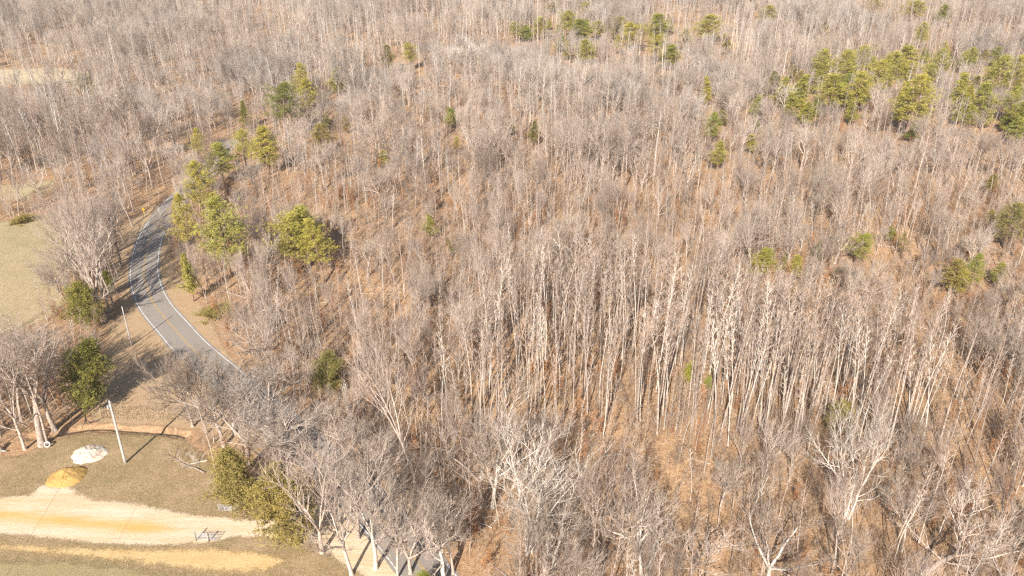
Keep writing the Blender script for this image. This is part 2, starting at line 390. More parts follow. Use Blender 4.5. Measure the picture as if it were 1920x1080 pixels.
VERGE = G([(345,360),(322,372),(296,384),(268,398),(238,420),(208,440),(206,470),(212,505),(222,545),(226,580),(205,610),(200,660),(180,705),(172,756),(175,790),(185,793),(250,796),(320,800),(370,806),(430,850),(520,925),(590,985),(660,1040),(720,1100),(900,1330),(1010,1400),(920,1210),(870,1105),(800,1005),(715,905),(630,825),(540,750),(470,700),(430,668),(415,640),(392,590),(372,555),(345,530),(330,495),(318,470),(319,440),(330,412),(344,390),(352,372)])
YARD = G([(-420,1180),(-420,880),(-60,862),(0,858),(50,852),(100,824),(170,813),(250,816),(312,819),(345,826),(378,850),(398,880),(430,905),(470,930),(540,950),(600,960),(640,1000),(690,1060),(740,1130),(760,1250),(300,1250)])
DRIVE = G([(-420,912),(-100,930),(0,932),(55,929),(78,912),(130,912),(150,928),(180,938),(250,945),(300,953),(355,967),(410,970),(470,977),(540,970),(585,950),(640,930),(680,960),(720,1003),(760,1050),(800,1110),(770,1130),(735,1110),(690,1085),(650,1062),(615,1032),(575,1014),(500,1006),(440,1008),(380,1019),(300,1022),(220,1021),(120,1012),(0,1001),(-200,990),(-420,975)])
TRACK = G([(-420,1000),(-100,1012),(0,1022),(100,1029),(200,1030),(300,1031),(400,1030),(480,1037),(540,1050),(500,1068),(420,1072),(330,1062),(240,1052),(150,1043),(60,1035),(0,1027),(-420,1008)])
LAWN = G([(-420,1300),(-420,1040),(-60,1050),(0,1053),(120,1054),(220,1064),(320,1078),(420,1100),(440,1200),(300,1320)])
DRYGRASS = G([(172,768),(196,764),(260,762),(320,764),(350,776),(340,788),(300,790),(240,787),(190,784),(176,780)])
sheet('pasture', [PASTURE, FARGRASS], .006, M['pasture'], 'pale winter pasture left of the road bend', 1.6, .7)
sheet('distant_field', [FARFIELD, FARFIELD2, FARFIELD3], .006, M['farfield'], 'pale straw field strip far off among the trees', 3, 2)
sheet('road_verge', [VERGE], .010, M['verge'], 'tan grassy verge along both sides of the road', 1.3, .5)
sheet('dry_grass_patch', [DRYGRASS], .013, M['wetdirt'], 'patch of straw coloured tall grass above the ditch', .8, .4)
sheet('yard', [YARD], .017, M['yard'], 'brownish winter grass yard around the heaps', 1.2, .4)
sheet('lawn', [LAWN], .022, M['lawn'], 'olive grass in the bottom left corner', 1.6, .4)
sheet('dirt_track', [TRACK], .027, M['track'], 'ochre bare earth strip below the gravel drive', 1.5, .25)
sheet('gravel_driveway', [DRIVE], .032, M['drive'], 'cream and ochre gravel driveway leading to the road', 1.0, .25)
OPEN = [PASTURE, FARGRASS, FARFIELD, FARFIELD2, FARFIELD3, VERGE, YARD, DRIVE, LAWN]

def strip(name, line, off, w, z, m, parent=None, dashes=None, jit=0.0):
    T = np.gradient(line, axis=0); T /= np.linalg.norm(T, axis=1, keepdims=True); Nn = np.stack([T[:, 1], -T[:, 0]], 1)
    jl = np.array([noise.noise((p[0]*.8, p[1]*.8, off))*jit for p in line]); jr = np.array([noise.noise((p[0]*.8, p[1]*.8, off+9))*jit for p in line])
    l = line+Nn*(off-w/2+jl)[:, None] if jit else line+Nn*(off-w/2); r = line+Nn*(off+w/2+jr)[:, None] if jit else line+Nn*(off+w/2)
    n = len(line); V = np.zeros((2*n, 3)); V[0::2, :2] = l; V[1::2, :2] = r; V[:, 2] = z; F = []
    for i in range(n-1): F += [(2*i, 2*i+1, 2*i+3), (2*i, 2*i+3, 2*i+2)]
    F = np.array(F); e1 = V[F[:, 1]]-V[F[:, 0]]; e2 = V[F[:, 2]]-V[F[:, 0]]; fl = (e1[:, 0]*e2[:, 1]-e1[:, 1]*e2[:, 0]) < 0; F[fl] = F[fl][:, ::-1]
    me = tri_mesh(name, V, F, [m]); o = bpy.data.objects.new(name, me); C.objects.link(o)
    if parent: o.parent = parent
    return o
road = strip('road', ROAD, 0, 6.7, .038, M['asphalt'], jit=.22)
tag(road, 'two lane grey asphalt road bending through the trees', kind='structure')
strip('edge_line', ROAD, -2.9, .12, .043, M['white_paint'], road)
strip('edge_line', ROAD, 2.9, .12, .043, M['white_paint'], road)
strip('centre_line', ROAD, -.13, .13, .043, M['yellow_paint'], road)
strip('centre_line', ROAD, .13, .13, .043, M['yellow_paint'], road)
wb = Buf(); wl = catmull([tuple(p) for p in DITCH[1:]], .5); wv = []
wat = strip('ditch_water', wl, 0, .4, -.5, M['water'], jit=.2); tag(wat, 'dark water lying in the ditch above the yard', kind='structure')

# ------------------------------------------------------------------ tree forms
UP = np.array((0, 0, 1.))
def unit(v): return v/max(np.linalg.norm(v), 1e-9)
def wander(p, d, L, n, w, trop, rr):
    pts = [np.array(p, float)]; d = unit(np.array(d, float)); st = L/n
    for _ in range(n):
        d = unit(d+np.array((rr.gauss(0, w), rr.gauss(0, w), rr.gauss(0, w)))+UP*trop); pts.append(pts[-1]+d*st)
    return np.array(pts)
def along(pts, t):
    f = t*(len(pts)-1); i = min(int(f), len(pts)-2); u = f-i
    return pts[i]*(1-u)+pts[i+1]*u, unit(pts[i+1]-pts[i])
def deflect(d, ang, az):
    d = unit(d); ref = UP if abs(d[2]) < .9 else np.array((1., 0, 0)); u = unit(np.cross(d, ref)); w = np.cross(d, u)
    return d*math.cos(ang)+(u*math.cos(az)+w*math.sin(az))*math.sin(ang)
class Form:
    def __init__(s): s.trunk = Buf(); s.crown = Buf(); s.twig = Buf(); s.sp = []
    def flush(s):
        if s.sp:
            A = np.array(s.sp); s.twig.spikes(A[:, :3], A[:, 3:6], A[:, 6], A[:, 7]); s.sp = []
def twig_fan(f, pts, n, L, r, rr, t0=.25, ang=(.35, .95), sub=0):
    for _ in range(n):
        t = rr.uniform(t0, 1); p, d = along(pts, t); dd = deflect(d, rr.uniform(*ang), rr.uniform(0, 6.283)); dd = unit(dd+UP*.22)
        l = L*rr.uniform(.55, 1.25); f.sp.append((*p, *dd, l, r))
        for _k in range(sub):
            u = rr.uniform(.25, .85); q = p+dd*l*u; d2 = unit(deflect(dd, rr.uniform(.35, .9), rr.uniform(0, 6.283))+UP*.1)
            f.sp.append((*q, *d2, l*rr.uniform(.35, .65), r*.75))
def slender(H, r0, start, spread, nlimb, rr, twigs=5, sub=2, tr=.012, lod=False):
    f = Form(); pts = wander((0, 0, -.3), (rr.gauss(0, .03), rr.gauss(0, .03), 1), H+.3, 10, .028, .03, rr)
    t = np.linspace(0, 1, len(pts)); rad = r0*(1-t)**.85+.012; rad[0] *= 1.35
    f.trunk.tube(pts, rad, 4 if lod else 6)
    az = rr.uniform(0, 6)
    for i in range(nlimb):
        h = start+(1-start)*((i+rr.random())/nlimb)*.97; p, d = along(pts, h); az += 2.4+rr.uniform(-.5, .5)
        prof = math.sin(min(1, (h-start)/(1-start)*.9+.18)*math.pi)**.7
        L = spread*(.35+.75*prof)*rr.uniform(.55, 1.3); dd = deflect(d, R(rr.uniform(22, 52)), az)
        lp = wander(p, dd, L, 4, .10, .12, rr); r = max(.03, r0*(1-h)*.5)*rr.uniform(.75, 1.2)
        f.crown.tube(lp, r*(1-np.linspace(0, .8, 5)), 3)
        if lod: twig_fan(f, lp, twigs, L*.42, tr, rr, .2, sub=sub); continue
        for k in range(4):
            q, d2 = along(lp, rr.uniform(.25, 1)); l2 = L*rr.uniform(.3, .5); d3 = unit(deflect(d2, R(rr.uniform(25, 55)), rr.uniform(0, 6.28))+UP*.2)
            bp = wander(q, d3, l2, 2, .12, .1, rr); f.crown.tube(bp, np.array((.62, .42, .2))*r+.008, 3)
            twig_fan(f, bp, twigs, l2*.5+.12, tr, rr, .15, sub=sub)
    twig_fan(f, pts, 10, spread*.3, tr, rr, .9)
    for _ in range(rr.randint(2, 6)):      # dead stubs low on the trunk
        p, d = along(pts, rr.uniform(.25, start)); dd = deflect(d, R(rr.uniform(50, 85)), rr.uniform(0, 6.28)); f.sp.append((*p, *dd, rr.uniform(.5, 1.5), .02))
    f.flush(); return f
def spreading(H, r0, fork, nlead, ang, rr, depth=3, kids=(6, 5, 5), tw=5, sub=1, tr=.017, w=.11, trop=.06, lod=False, stems=1, round_=1.0):
    f = Form()
    def grow(p, d, L, r, lvl):
        n = (6, 5, 4, 3)[min(lvl, 3)]
        pts = wander(p, d, L, n, w*(1+.25*lvl), trop*(1+.5*lvl), rr); t = np.linspace(0, 1, n+1); rad = r*(1-.72*t)+.006
        (f.trunk if lvl == 0 else f.crown).tube(pts, rad, (3 if lod else 6) if lvl == 0 else (4 if lvl == 1 and not lod else 3))
        if lvl >= depth:
            twig_fan(f, pts, tw, L*.55+.15, tr, rr, .1, (.3, .85), sub); return
        nk = kids[min(lvl, len(kids)-1)]
        for i in range(nk):
            t_ = .28+.72*(i+rr.random()*.9)/nk; q, dq = along(pts, min(t_, 1)); a = R(rr.uniform(26, 58))
            grow(q, unit(deflect(dq, a, i*2.4+rr.uniform(-.6, .6))+UP*.12), L*rr.uniform(.38, .62)*(1.2-.45*t_)*round_, max(.02, r*(1-.62*t_)*rr.uniform(.5, .75)), lvl+1)
        for s_ in (0, 1):
            grow(pts[-1], deflect(unit(pts[-1]-pts[-2]), R(rr.uniform(10, 28)), s_*3.1+rr.uniform(-.5, .5)), L*rr.uniform(.35, .5)*round_, max(.02, r*.3), lvl+1)
    for sidx in range(stems):
        off = np.array((math.cos(sidx*2.3)*.3, math.sin(sidx*2.3)*.3, -.3)) if stems > 1 else np.array((0, 0, -.3))
        d0 = unit(np.array((off[0]*.55+rr.gauss(0, .05), off[1]*.55+rr.gauss(0, .05), 1)))
        hb = H*fork*rr.uniform(.85, 1.1); tp = wander(off, d0, hb+.3, 5, .05, .03, rr)
        rs = r0*(1 if stems == 1 else .7); rad = rs*(1-.3*np.linspace(0, 1, 6)); rad[0] *= 1.4; f.trunk.tube(tp, rad, 5 if lod else 8)
        az = rr.uniform(0, 6.28)
        for i in range(nlead):
            a = R(rr.uniform(*ang))*(0.35 if i == 0 else 1); L = (H-hb)*(.78 if i == 0 else rr.uniform(.52, .78))
            grow(tp[-1]-UP*.25*rs, deflect(unit(tp[-1]-tp[-2]), a, az+i*6.283/nlead+rr.uniform(-.3, .3)), L, rs*.68*rr.uniform(.62, .95), 0)
        for i in range(2):
            q, dq = along(tp, rr.uniform(.6, .95)); grow(q, unit(deflect(dq, R(rr.uniform(50, 75)), rr.uniform(0, 6.28))), H*rr.uniform(.16, .28), rs*.3, 1)
    f.flush(); return f
def sapling(H, rr, stems=3, n=16, tr=.013, leaves=0):
    f = Form(); leafP = []
    for s_ in range(stems):
        o = (rr.gauss(0, .35)*(stems > 1), rr.gauss(0, .35)*(stems > 1), -.2); h = H*rr.uniform(.65, 1.05)
        pts = wander(o, (rr.gauss(0, .12), rr.gauss(0, .12), 1), h, 6, .05, .03, rr); f.trunk.tube(pts, .032*(1-np.linspace(0, .85, 7))*(H/5)**.5, 3)
        for i in range(n):
            q, d = along(pts, rr.uniform(.22, 1)); L = H*rr.uniform(.09, .22); d2 = unit(deflect(d, R(rr.uniform(30, 65)), rr.uniform(0, 6.28))+UP*.15)
            bp = wander(q, d2, L, 2, .12, .1, rr); f.crown.tube(bp, (.015, .011, .006), 3); twig_fan(f, bp, 4, L*.45, tr*.8, rr, .2, sub=1)
            for _ in range(leaves): leafP.append(along(bp, rr.random())[0]+np.array([rr.gauss(0, .12) for _ in range(3)]))
    f.flush()
    if leaves:
        P = np.array(leafP); f.leaf = Buf(); f.leaf.blades(P, rng.normal(size=P.shape)+np.array((0, 0, -.4)), rng.uniform(.10, .2, len(P)), .12)
    return f
def conifer(H, start, rad, profile, nb, rr, tufts, blade=(.34, .075), droop=.0, per=9, dense=1.0, wob=.5):
    f = Form(); pts = wander((0, 0, -.3), (rr.gauss(0, .03), rr.gauss(0, .03), 1), H*.97+.3, 9, .03, .02, rr)
    t = np.linspace(0, 1, 10); f.trunk.tube(pts, H*.0135*(1-t)**.9+.02, 7)
    TP, TD = [], []; az = rr.uniform(0, 6); lob = [rr.uniform(1-wob, 1+wob*.6) for _ in range(12)]
    for i in range(nb):
        u = (i+rr.random())/nb; h = start+(1-start)*u; p, d = along(pts, min(.99, h)); az += 2.4+rr.uniform(-.4, .4)
        L = rad*profile(u)*rr.uniform(.72, 1.15)*lob[int(az*1.1+u*4) % 12]
        dd = unit(np.array((math.cos(az), math.sin(az), rr.uniform(-.1, .45)+.5*u-droop))); bp = wander(p, dd, max(L, .3), 4, .09, .05-droop*.1, rr)
        f.crown.tube(bp, H*.004*(1-np.linspace(0, .8, 5))+.006, 3)
        for k in range(max(3, int(tufts*(.4+L/rad)))):
            s_ = rr.uniform(.25, 1.02)**.75; q, dq = along(bp, min(s_, 1)); sp = (.16+.2*L)*(.4+s_*.6)
            TP.append(q+np.array((rr.gauss(0, sp*.6), rr.gauss(0, sp*.6), rr.gauss(.1, sp*.5+.12)))); TD.append(unit(dq*.7+UP*rr.uniform(0, .8)+np.array([rr.gauss(0, .45) for _ in range(3)])))
    for k in range(int(tufts*1.5)): TP.append(pts[-1]+np.array((rr.gauss(0, .25), rr.gauss(0, .25), rr.uniform(-.8, .35)))); TD.append(UP+np.array([rr.gauss(0, .5) for _ in range(3)]))
    TP = np.repeat(np.array(TP), per, 0); TD = np.repeat(np.array(TD), per, 0); n = len(TP)
    f.leaf = Buf(); f.leaf.blades(TP+rng.normal(size=(n, 3))*.10, TD+rng.normal(size=(n, 3))*.75, blade[0]*rng.uniform(.6, 1.25, n), blade[1]*rng.uniform(.7, 1.3, n))
    return f

FORMS = {}
def register(key, f, bark_m, twig_m, leaf_m=None):
    tv, tf = f.trunk.arrays(); bv, bf = f.crown.arrays(); wv_, wf = f.twig.arrays(); d = {}
    lv, lf = f.leaf.arrays() if hasattr(f, 'leaf') else (np.zeros((0, 3)), np.zeros((0, 3), int))
    cv = np.concatenate([wv_, lv, bv]); cf = np.concatenate([wf, lf+len(wv_), bf+len(wv_)+len(lv)]); mi = np.concatenate([np.zeros(len(wf)), np.ones(len(lf)), np.full(len(bf), 2)])
    d['H'] = max(tv[:, 2].max(), cv[:, 2].max()); d['R'] = float(np.percentile(np.hypot(cv[:, 0], cv[:, 1]), 96))
    d['trunk'] = tri_mesh(key+'_trunk', tv, tf, [bark_m], smooth_=True)
    ms = [twig_m, leaf_m or twig_m, bark_m]; d['crown'] = tri_mesh(key+'_crown', cv, cf, ms, mi)
    d['all'] = (np.concatenate([tv, cv]), np.concatenate([tf, cf+len(tv)]), ms, np.concatenate([np.full(len(tf), 2), mi]))
    d['tris'] = len(tf)+len(cf); FORMS[key] = d
rr = random.Random(11)
for i in range(9):
    register(f'slender_{i}', slender(22, rr.uniform(.10, .19), (rr.uniform(.46, .66) if i < 5 else rr.uniform(.28, .42)), rr.uniform(1.2, 1.9), 18 if i < 5 else 22, rr, 3, 1), M['bark_pale' if i != 4 else 'bark_white'], M['twig_tan' if i % 3 else 'twig_grey'])
for i in range(5):
    register(f'spreading_{i}', spreading(18, .36, (.28, .36, .22, .42, .3)[i], (4, 3, 4, 3, 5)[i], (24, 48), rr, 2, (6, 6), 5, 1, .0125), M['bark_pale'], M['twig_pale' if i % 2 else 'twig_grey'])
for i in range(3):
    register(f'round_{i}', spreading(15, .28, .34, 6, (25, 62), rr, 2, (6, 6), 7, 1, .012, w=.06, trop=.03), M['bark_pale'], M['twig_pale'])
for i in range(3):
    register(f'upright_{i}', spreading(20, .26, .38, 4, (12, 26), rr, 2, (7, 5), 5, 1, .012, w=.05, trop=.07), M['bark_pale'], M['twig_grey'])
for i in range(2):
    register(f'clump_{i}', spreading(19, .3, .35, 3, (16, 34), rr, 2, (6, 5), 5, 1, .013, stems=3), M['bark_white'], M['twig_pale'])
for i in range(4):
    register(f'sapling_{i}', sapling(6, rr, 3 if i % 2 else 2, 18), M['bark_brown' if i % 2 else 'bark_pale'], M['twig_tan' if i < 3 else 'twig_grey'])
for i in range(2):
    register(f'rusty_{i}', sapling(5, rr, 2, 22, leaves=14), M['bark_brown'], M['twig_tan'], M['twig_rust'])
for i in range(3):
    register(f'brush_{i}', sapling(2.4, rr, 9, 6, .010), M['bark_brown'], M['twig_tan' if i else 'twig_grey'])
for i in range(4):
    register(f'far_{i}', slender(19, .19, rr.uniform(.25, .5), rr.uniform(1.9, 2.8), 22, rr, 9, 1, .021, lod=True), M['bark_pale' if i != 2 else 'bark_white'], M['twig_ash' if i != 1 else 'twig_grey'])
for i in range(3):
    register(f'farwide_{i}', spreading(17, .3, .32, 5, (22, 50), rr, 1, (8,), 8, 2, .022, lod=True), M['bark_pale'], M['twig_ash' if i != 1 else 'twig_pale'])
pine_prof = lambda u: max(.12, math.sin(math.pi*min(1, .22+u*.78))**.75)
cone_prof = lambda u: max(.10, (1-u)**.75*min(1, .45+u*3))
for i in range(4):
    register(f'pine_{i}', conifer(14, (.34, .26, .4, .3)[i], (3.0, 2.6, 3.4, 2.4)[i], pine_prof if i != 3 else (lambda u: max(.15, (1-u)**.6*min(1, .5+u*2))), 52, rr, 19, (.32, .065), wob=(.55, .4, .65, .35)[i]), M['bark_pine'], M['bark_pine'], M['pine_needle'])
for i in range(2):
    register(f'spire_{i}', conifer(12, .2, 2.1, cone_prof, 50, rr, 20, wob=.4), M['bark_pine'], M['bark_pine'], M['pine_needle'])
for i in range(2):
    register(f'cedar_{i}', conifer(9, .16, 2.6, lambda u: max(.2, math.sin(math.pi*min(1, .3+u*.68))**.6), 64, rr, 34, (.26, .08), per=9, wob=.3), M['bark_brown'], M['bark_brown'], M['cedar_needle'])
register('shrub_0', conifer(3.2, .03, 1.9, lambda u: max(.25, (1-u*u)**.6), 44, rr, 24, (.26, .08), wob=.5), M['bark_brown'], M['bark_brown'], M['cedar_needle'])

def place(name, key, loc, rz, sxy, sz, label, cat, group=None, lean=(0, 0), bark_m=None, twig_m=None, leaf_m=None):
    d = FORMS[key]; root = empty(name, loc); root.rotation_euler = (lean[0], lean[1], rz); root.scale = (sxy, sxy, sz)
    tag(root, label, cat, group)
    for part in ('trunk', 'crown'):
        o = bpy.data.objects.new(part, d[part]); C.objects.link(o); o.parent = root
        ov = {0: bark_m} if part == 'trunk' else {0: twig_m, 1: leaf_m}
        for s_, m in ov.items():
            if m and s_ < len(o.material_slots): o.material_slots[s_].link = 'OBJECT'; o.material_slots[s_].material = m
    return root

# ------------------------------------------------------------------ named trees: base and top as seen in the photograph
#  (form, base x, base y, top y, crown width px, lean x, white?, label)
HERO = [
 ('spreading_0', 923, 952, 690, 215, 0, 1, 'tall pale forked tree standing tallest at the bottom centre, right of the road'),
 ('spreading_3', 905, 950, 770, 150, -.22, 0, 'pale tree leaning left beside the tallest forked tree'),
 ('clump_0', 990, 1036, 815, 180, .05, 1, 'white clump of stems below and right of the tallest forked tree'),
 ('spreading_2', 1040, 1062, 905, 150, .1, 1, 'white wide branched tree at the bottom edge right of the white clump'),
 ('upright_0', 790, 940, 610, 130, -.12, 0, 'tall pale tree leaning left with its foot beside the asphalt'),
 ('upright_1', 1128, 1082, 815, 110, 0, 0, 'straight pale tree at the bottom edge with a high narrow crown'),
 ('spreading_4', 1203, 1082, 850, 135, 0, 1, 'white tree with candelabra limbs at the bottom edge right of centre'),
 ('spreading_1', 1214, 1086, 930, 130, .16, 1, 'white tree leaning right, sharing its foot with the candelabra limbed tree'),
 ('round_0', 1350, 950, 852, 72, 0, 0, 'small round headed tree before the straight trunked stand'),
 ('spreading_2', 1440, 1092, 935, 170, 0, 1, 'broad low crowned grey oak at the bottom edge, right half'),
 ('upright_2', 1405, 975, 830, 80, .08, 1, 'white crooked tree right of the small round headed tree'),
 ('clump_1', 1588, 972, 745, 120, .06, 1, 'white bundle of tall stems in the right part of the wood'),
 ('spreading_3', 1728, 1082, 900, 190, .25, 0, 'heavy grey tree leaning right near the bottom right corner'),
 ('spreading_0', 1822, 1085, 905, 140, .12, 1, 'forked pale tree in the bottom right corner'),
 ('round_2', 1690, 1035, 905, 120, 0, 0, 'fine twigged grey tree left of the heavy leaning tree at lower right'),
 ('spreading_1', 1290, 1098, 960, 120, 0, 0, 'grey branched tree cut by the bottom edge right of the candelabra limbed tree'),
 ('upright_0', 1560, 1075, 900, 90, .05, 0, 'thin crowned tree at the bottom edge below the white bundle of stems'),
 ('spreading_2', 604, 1036, 768, 150, -.02, 0, 'tall grey tree standing where the gravel drive meets the road'),
 ('spreading_4', 660, 1078, 835, 130, 0, 1, 'thick white trunked tree at the bottom edge beside the drive mouth'),
 ('upright_1', 704, 1066, 800, 125, -.02, 1, 'white tree right of the thick trunked tree by the drive mouth'),
 ('round_1', 745, 1085, 880, 130, .02, 0, 'fine twigged tree overhanging the road at the bottom edge'),
 ('spreading_1', 835, 1095, 930, 120, .03, 1, 'low white branched tree right of the road at the bottom edge'),
 ('spreading_0', 500, 832, 636, 160, -.05, 2, 'bright white sycamore with bare forked limbs before the road'),
 ('spreading_3', 686, 852, 735, 120, -.42, 0, 'arched tree bowing left over the road'),
 ('round_1', 388, 812, 640, 120, -.06, 0, 'grey fine twigged tree on the bank left of the white sycamore'),
 ('round_0', 420, 838, 690, 130, 0, 0, 'hazy grey tree right of the yard, below the white sycamore'),
 ('upright_2', 455, 850, 700, 100, .03, 0, 'grey tree with upright limbs between the yard and the sycamore'),
 ('spreading_2', 545, 860, 740, 130, 0, 0, 'spreading grey tree on the verge above the olive cedars'),
 ('spreading_4', 575, 910, 800, 120, .02, 0, 'low spreading grey tree behind the right olive cedar'),
 ('upright_0', 352, 396, 296, 60, 0, 0, 'grey tree veiling the far end of the road'),
 ('slender_6', 368, 378, 285, 45, 0, 0, 'thin tree right of the far end of the road'),
 ('round_1', 380, 368, 282, 70, .02, 0, 'twiggy tree standing over the hidden road beyond the bend'),
 ('upright_1', 398, 352, 262, 60, 0, 0, 'pale tree beyond the bend, above the large airy pine'),
 ('round_0', 362, 346, 268, 55, 0, 0, 'fine twigged tree behind the pine that hides the road'),
 ('round_2', 772, 995, 850, 120, -.08, 0, 'hazy grey tree on the right verge leaning over the lower road'),
 ('spreading_4', 815, 1042, 890, 110, -.06, 1, 'white tree on the right verge at the bottom of the road'),
 ('upright_2', 728, 938, 790, 95, -.05, 0, 'grey upright tree on the right verge opposite the drive mouth'),
 ('round_1', 648, 862, 738, 110, -.06, 0, 'fine twigged tree on the right verge above the arched tree'),
 ('round_2', 362, 800, 625, 120, -.04, 0, 'hazy twiggy tree leaning over the verge nearest the tall pole'),
 ('upright_0', 408, 806, 650, 100, .03, 0, 'grey upright tree close behind the hazy ones left of the sycamore'),
 ('round_1', 440, 815, 655, 140, .0, 1, 'pale wide twigged tree hiding the road left of the sycamore'),
 ('spreading_1', 470, 872, 715, 150, -.03, 0, 'grey tree rising directly behind the left olive cedar'),
 ('round_0', 520, 885, 748, 140, .02, 0, 'fine twigged tree rising between the two olive cedars'),
 ('round_2', 625, 968, 815, 140, 0, 0, 'hazy tree on the left verge above the drive mouth'),
 ('spreading_4', 672, 1010, 850, 130, .02, 0, 'grey tree on the apron between drive and road'),
 ('spreading_3', 196, 602, 400, 90, -.05, 0, 'forked tree at the foot of the row, right beside the evergreen bush'),
 ('upright_0', 176, 552, 362, 80, -.06, 0, 'tall upright tree in the middle of the row along the pasture'),
 ('upright_1', 226, 500, 350, 70, -.02, 0, 'upright tree at the upper end of the row nearest the bend'),
 ('spreading_1', 208, 478, 330, 85, -.03, 0, 'broad grey tree above the upper end of the row by the pasture'),
 ('upright_2', 155, 505, 345, 85, -.06, 0, 'grey tree on the pasture side of the upper row'),
 ('spreading_0', 232, 455, 318, 80, -.03, 0, 'forked grey tree on the grass between pasture and far bend'),
 ('round_0', 700, 905, 775, 110, -.1, 0, 'twiggy tree hanging over the road above the drive mouth'),
 ('round_2', 850, 1075, 925, 130, -.08, 0, 'fine twigged tree at the bottom edge hiding the lowest road'),
 ('spreading_2', 770, 1075, 905, 130, 0, 0, 'spreading tree at the bottom edge on the left verge of the road'),
 ('slender_0', 192, 560, 365, 60, -.05, 0, 'slim dark tree inside the row along the pasture'),
 ('upright_1', 204, 584, 395, 65, -.04, 0, 'lowest tree of the row along the pasture, right of the evergreen bush'),
 ('slender_3', 160, 548, 370, 60, -.05, 0, 'slender tree behind the evergreen bush by the pasture'),
 ('slender_5', 222, 520, 372, 55, 0, 0, 'thin tree at the top of the row nearest the white edge line'),
 ('upright_2', 186, 535, 360, 80, -.05, 0, 'grey fork limbed tree in the thick of the row by the pasture'),
 ('upright_1', 47, 843, 600, 90, -.06, 0, 'pale tree nearest the stump at the left edge of the yard'),
 ('spreading_3', 79, 835, 585, 130, -.05, 0, 'tall forked pale tree with the tyre at its foot'),
 ('slender_1', 89, 832, 640, 70, .02, 0, 'thin pale stem directly behind the tyre'),
 ('spreading_1', 104, 806, 620, 110, .03, 0, 'grey tree behind and right of the tree with the tyre'),
 ('round_2', 40, 790, 600, 130, 0, 0, 'fine twigged tree at the left edge above the yard'),
 ('slender_2', 10, 800, 600, 80, 0, 0, 'pale narrow tree cut by the left edge above the yard'),
 ('upright_0', 212, 570, 350, 80, -.06, 0, 'tall straight tree of the row along the pasture, nearest the short pole'),
 ('upright_2', 217, 546, 372, 60, -.03, 0, 'second tree up the row between pasture and road'),
 ('slender_7', 181, 588, 400, 75, -.06, 0, 'pale trunked tree beside the dark evergreen bush by the pasture'),
 ('upright_1', 168, 523, 345, 95, -.05, 0, 'tall grey tree at the pasture edge behind the row'),
 ('round_1', 148, 527, 400, 100, -.08, 0, 'broad fine twigged tree overhanging the pasture'),
 ('slender_3', 200, 510, 345, 60, 0, 0, 'slim grey tree in the gap above the row by the pasture'),
 ('round_2', 118, 560, 455, 90, -.1, 0, 'low grey twiggy tree leaning over the pasture'),
 ('upright_0', 248, 424, 300, 60, -.04, 0, 'pale tree on the grass strip left of the far road bend'),
 ('slender_5', 252, 399, 270, 50, 0, 0, 'tree at the wood edge left of the yellow road sign'),
 ('upright_2', 36, 406, 300, 55, -.05, 0, 'tall tree beside the low green shrub in the pasture'),
 ('slender_0', 48, 398, 310, 40, 0, 0, 'thin tree just right of the low green shrub in the pasture'),
 ('round_0', 872, 150, 64, 80, 0, 2, 'pale dome crowned tree with a white trunk far off above centre'),
 ('round_1', 600, 118, 58, 75, 0, 0, 'pale dome crowned tree far off at the upper left'),
 ('round_2', 1388, 495, 368, 85, .03, 0, 'lone dome crowned tree in the middle right of the wood'),
 ('spreading_1', 1165, 505, 436, 60, 0, 2, 'small white forked tree standing out in the middle of the wood'),
 ('spreading_4', 1645, 245, 155, 70, 0, 0, 'bare spreading tree in front of the pines at upper right'),
 ('upright_1', 1500, 470, 412, 35, .05, 2, 'white stemmed tree in the middle right of the wood'),
 ('spreading_0', 250, 330, 255, 40, 0, 2, 'white topped tree rising from the wood above the road bend'),
 ('spreading_3', 690, 520, 440, 60, 0, 0, 'dark limbed tree at the right edge of the big pine group'),
]
occupied = []          # (x, y, radius) kept clear of scattered trees
n_bare = 0
for i, (key, bx, by, ty, wpx, lean, white, label) in enumerate(HERO):
    X, Y, Z = at(bx, by); h = height_to(bx, by, ty); d = FORMS[key]
    sz = h/d['H']/max(.85, math.cos(lean)); sxy = wpx*1.35/2/px_per_m(X, Y, Z+h*.6)/d['R']; sxy = min(max(sxy, sz*.45), sz*1.6)
    bm = M['bark_white'] if white else None; tm = M['twig_pale'] if white else None
    if white == 2: tm = M['bark_white']
    place('bare_tree', key, (X, Y, Z), 0 if abs(lean) > .1 else rr.uniform(0, 6.28), sxy, sz, label, 'tree', 'bare winter trees', (0, lean), bm, tm)
    occupied.append((X, Y, 1.6)); n_bare += 1

ORD = ['first', 'second', 'third', 'fourth', 'fifth', 'sixth', 'seventh', 'eighth', 'ninth', 'tenth', 'eleventh', 'twelfth', 'thirteenth', 'fourteenth', 'fifteenth', 'sixteenth', 'seventeenth', 'eighteenth', 'nineteenth', 'twentieth']
ORD += ['twenty-'+o for o in ORD[:9]]+['thirtieth']+['thirty-'+o for o in ORD[:9]]
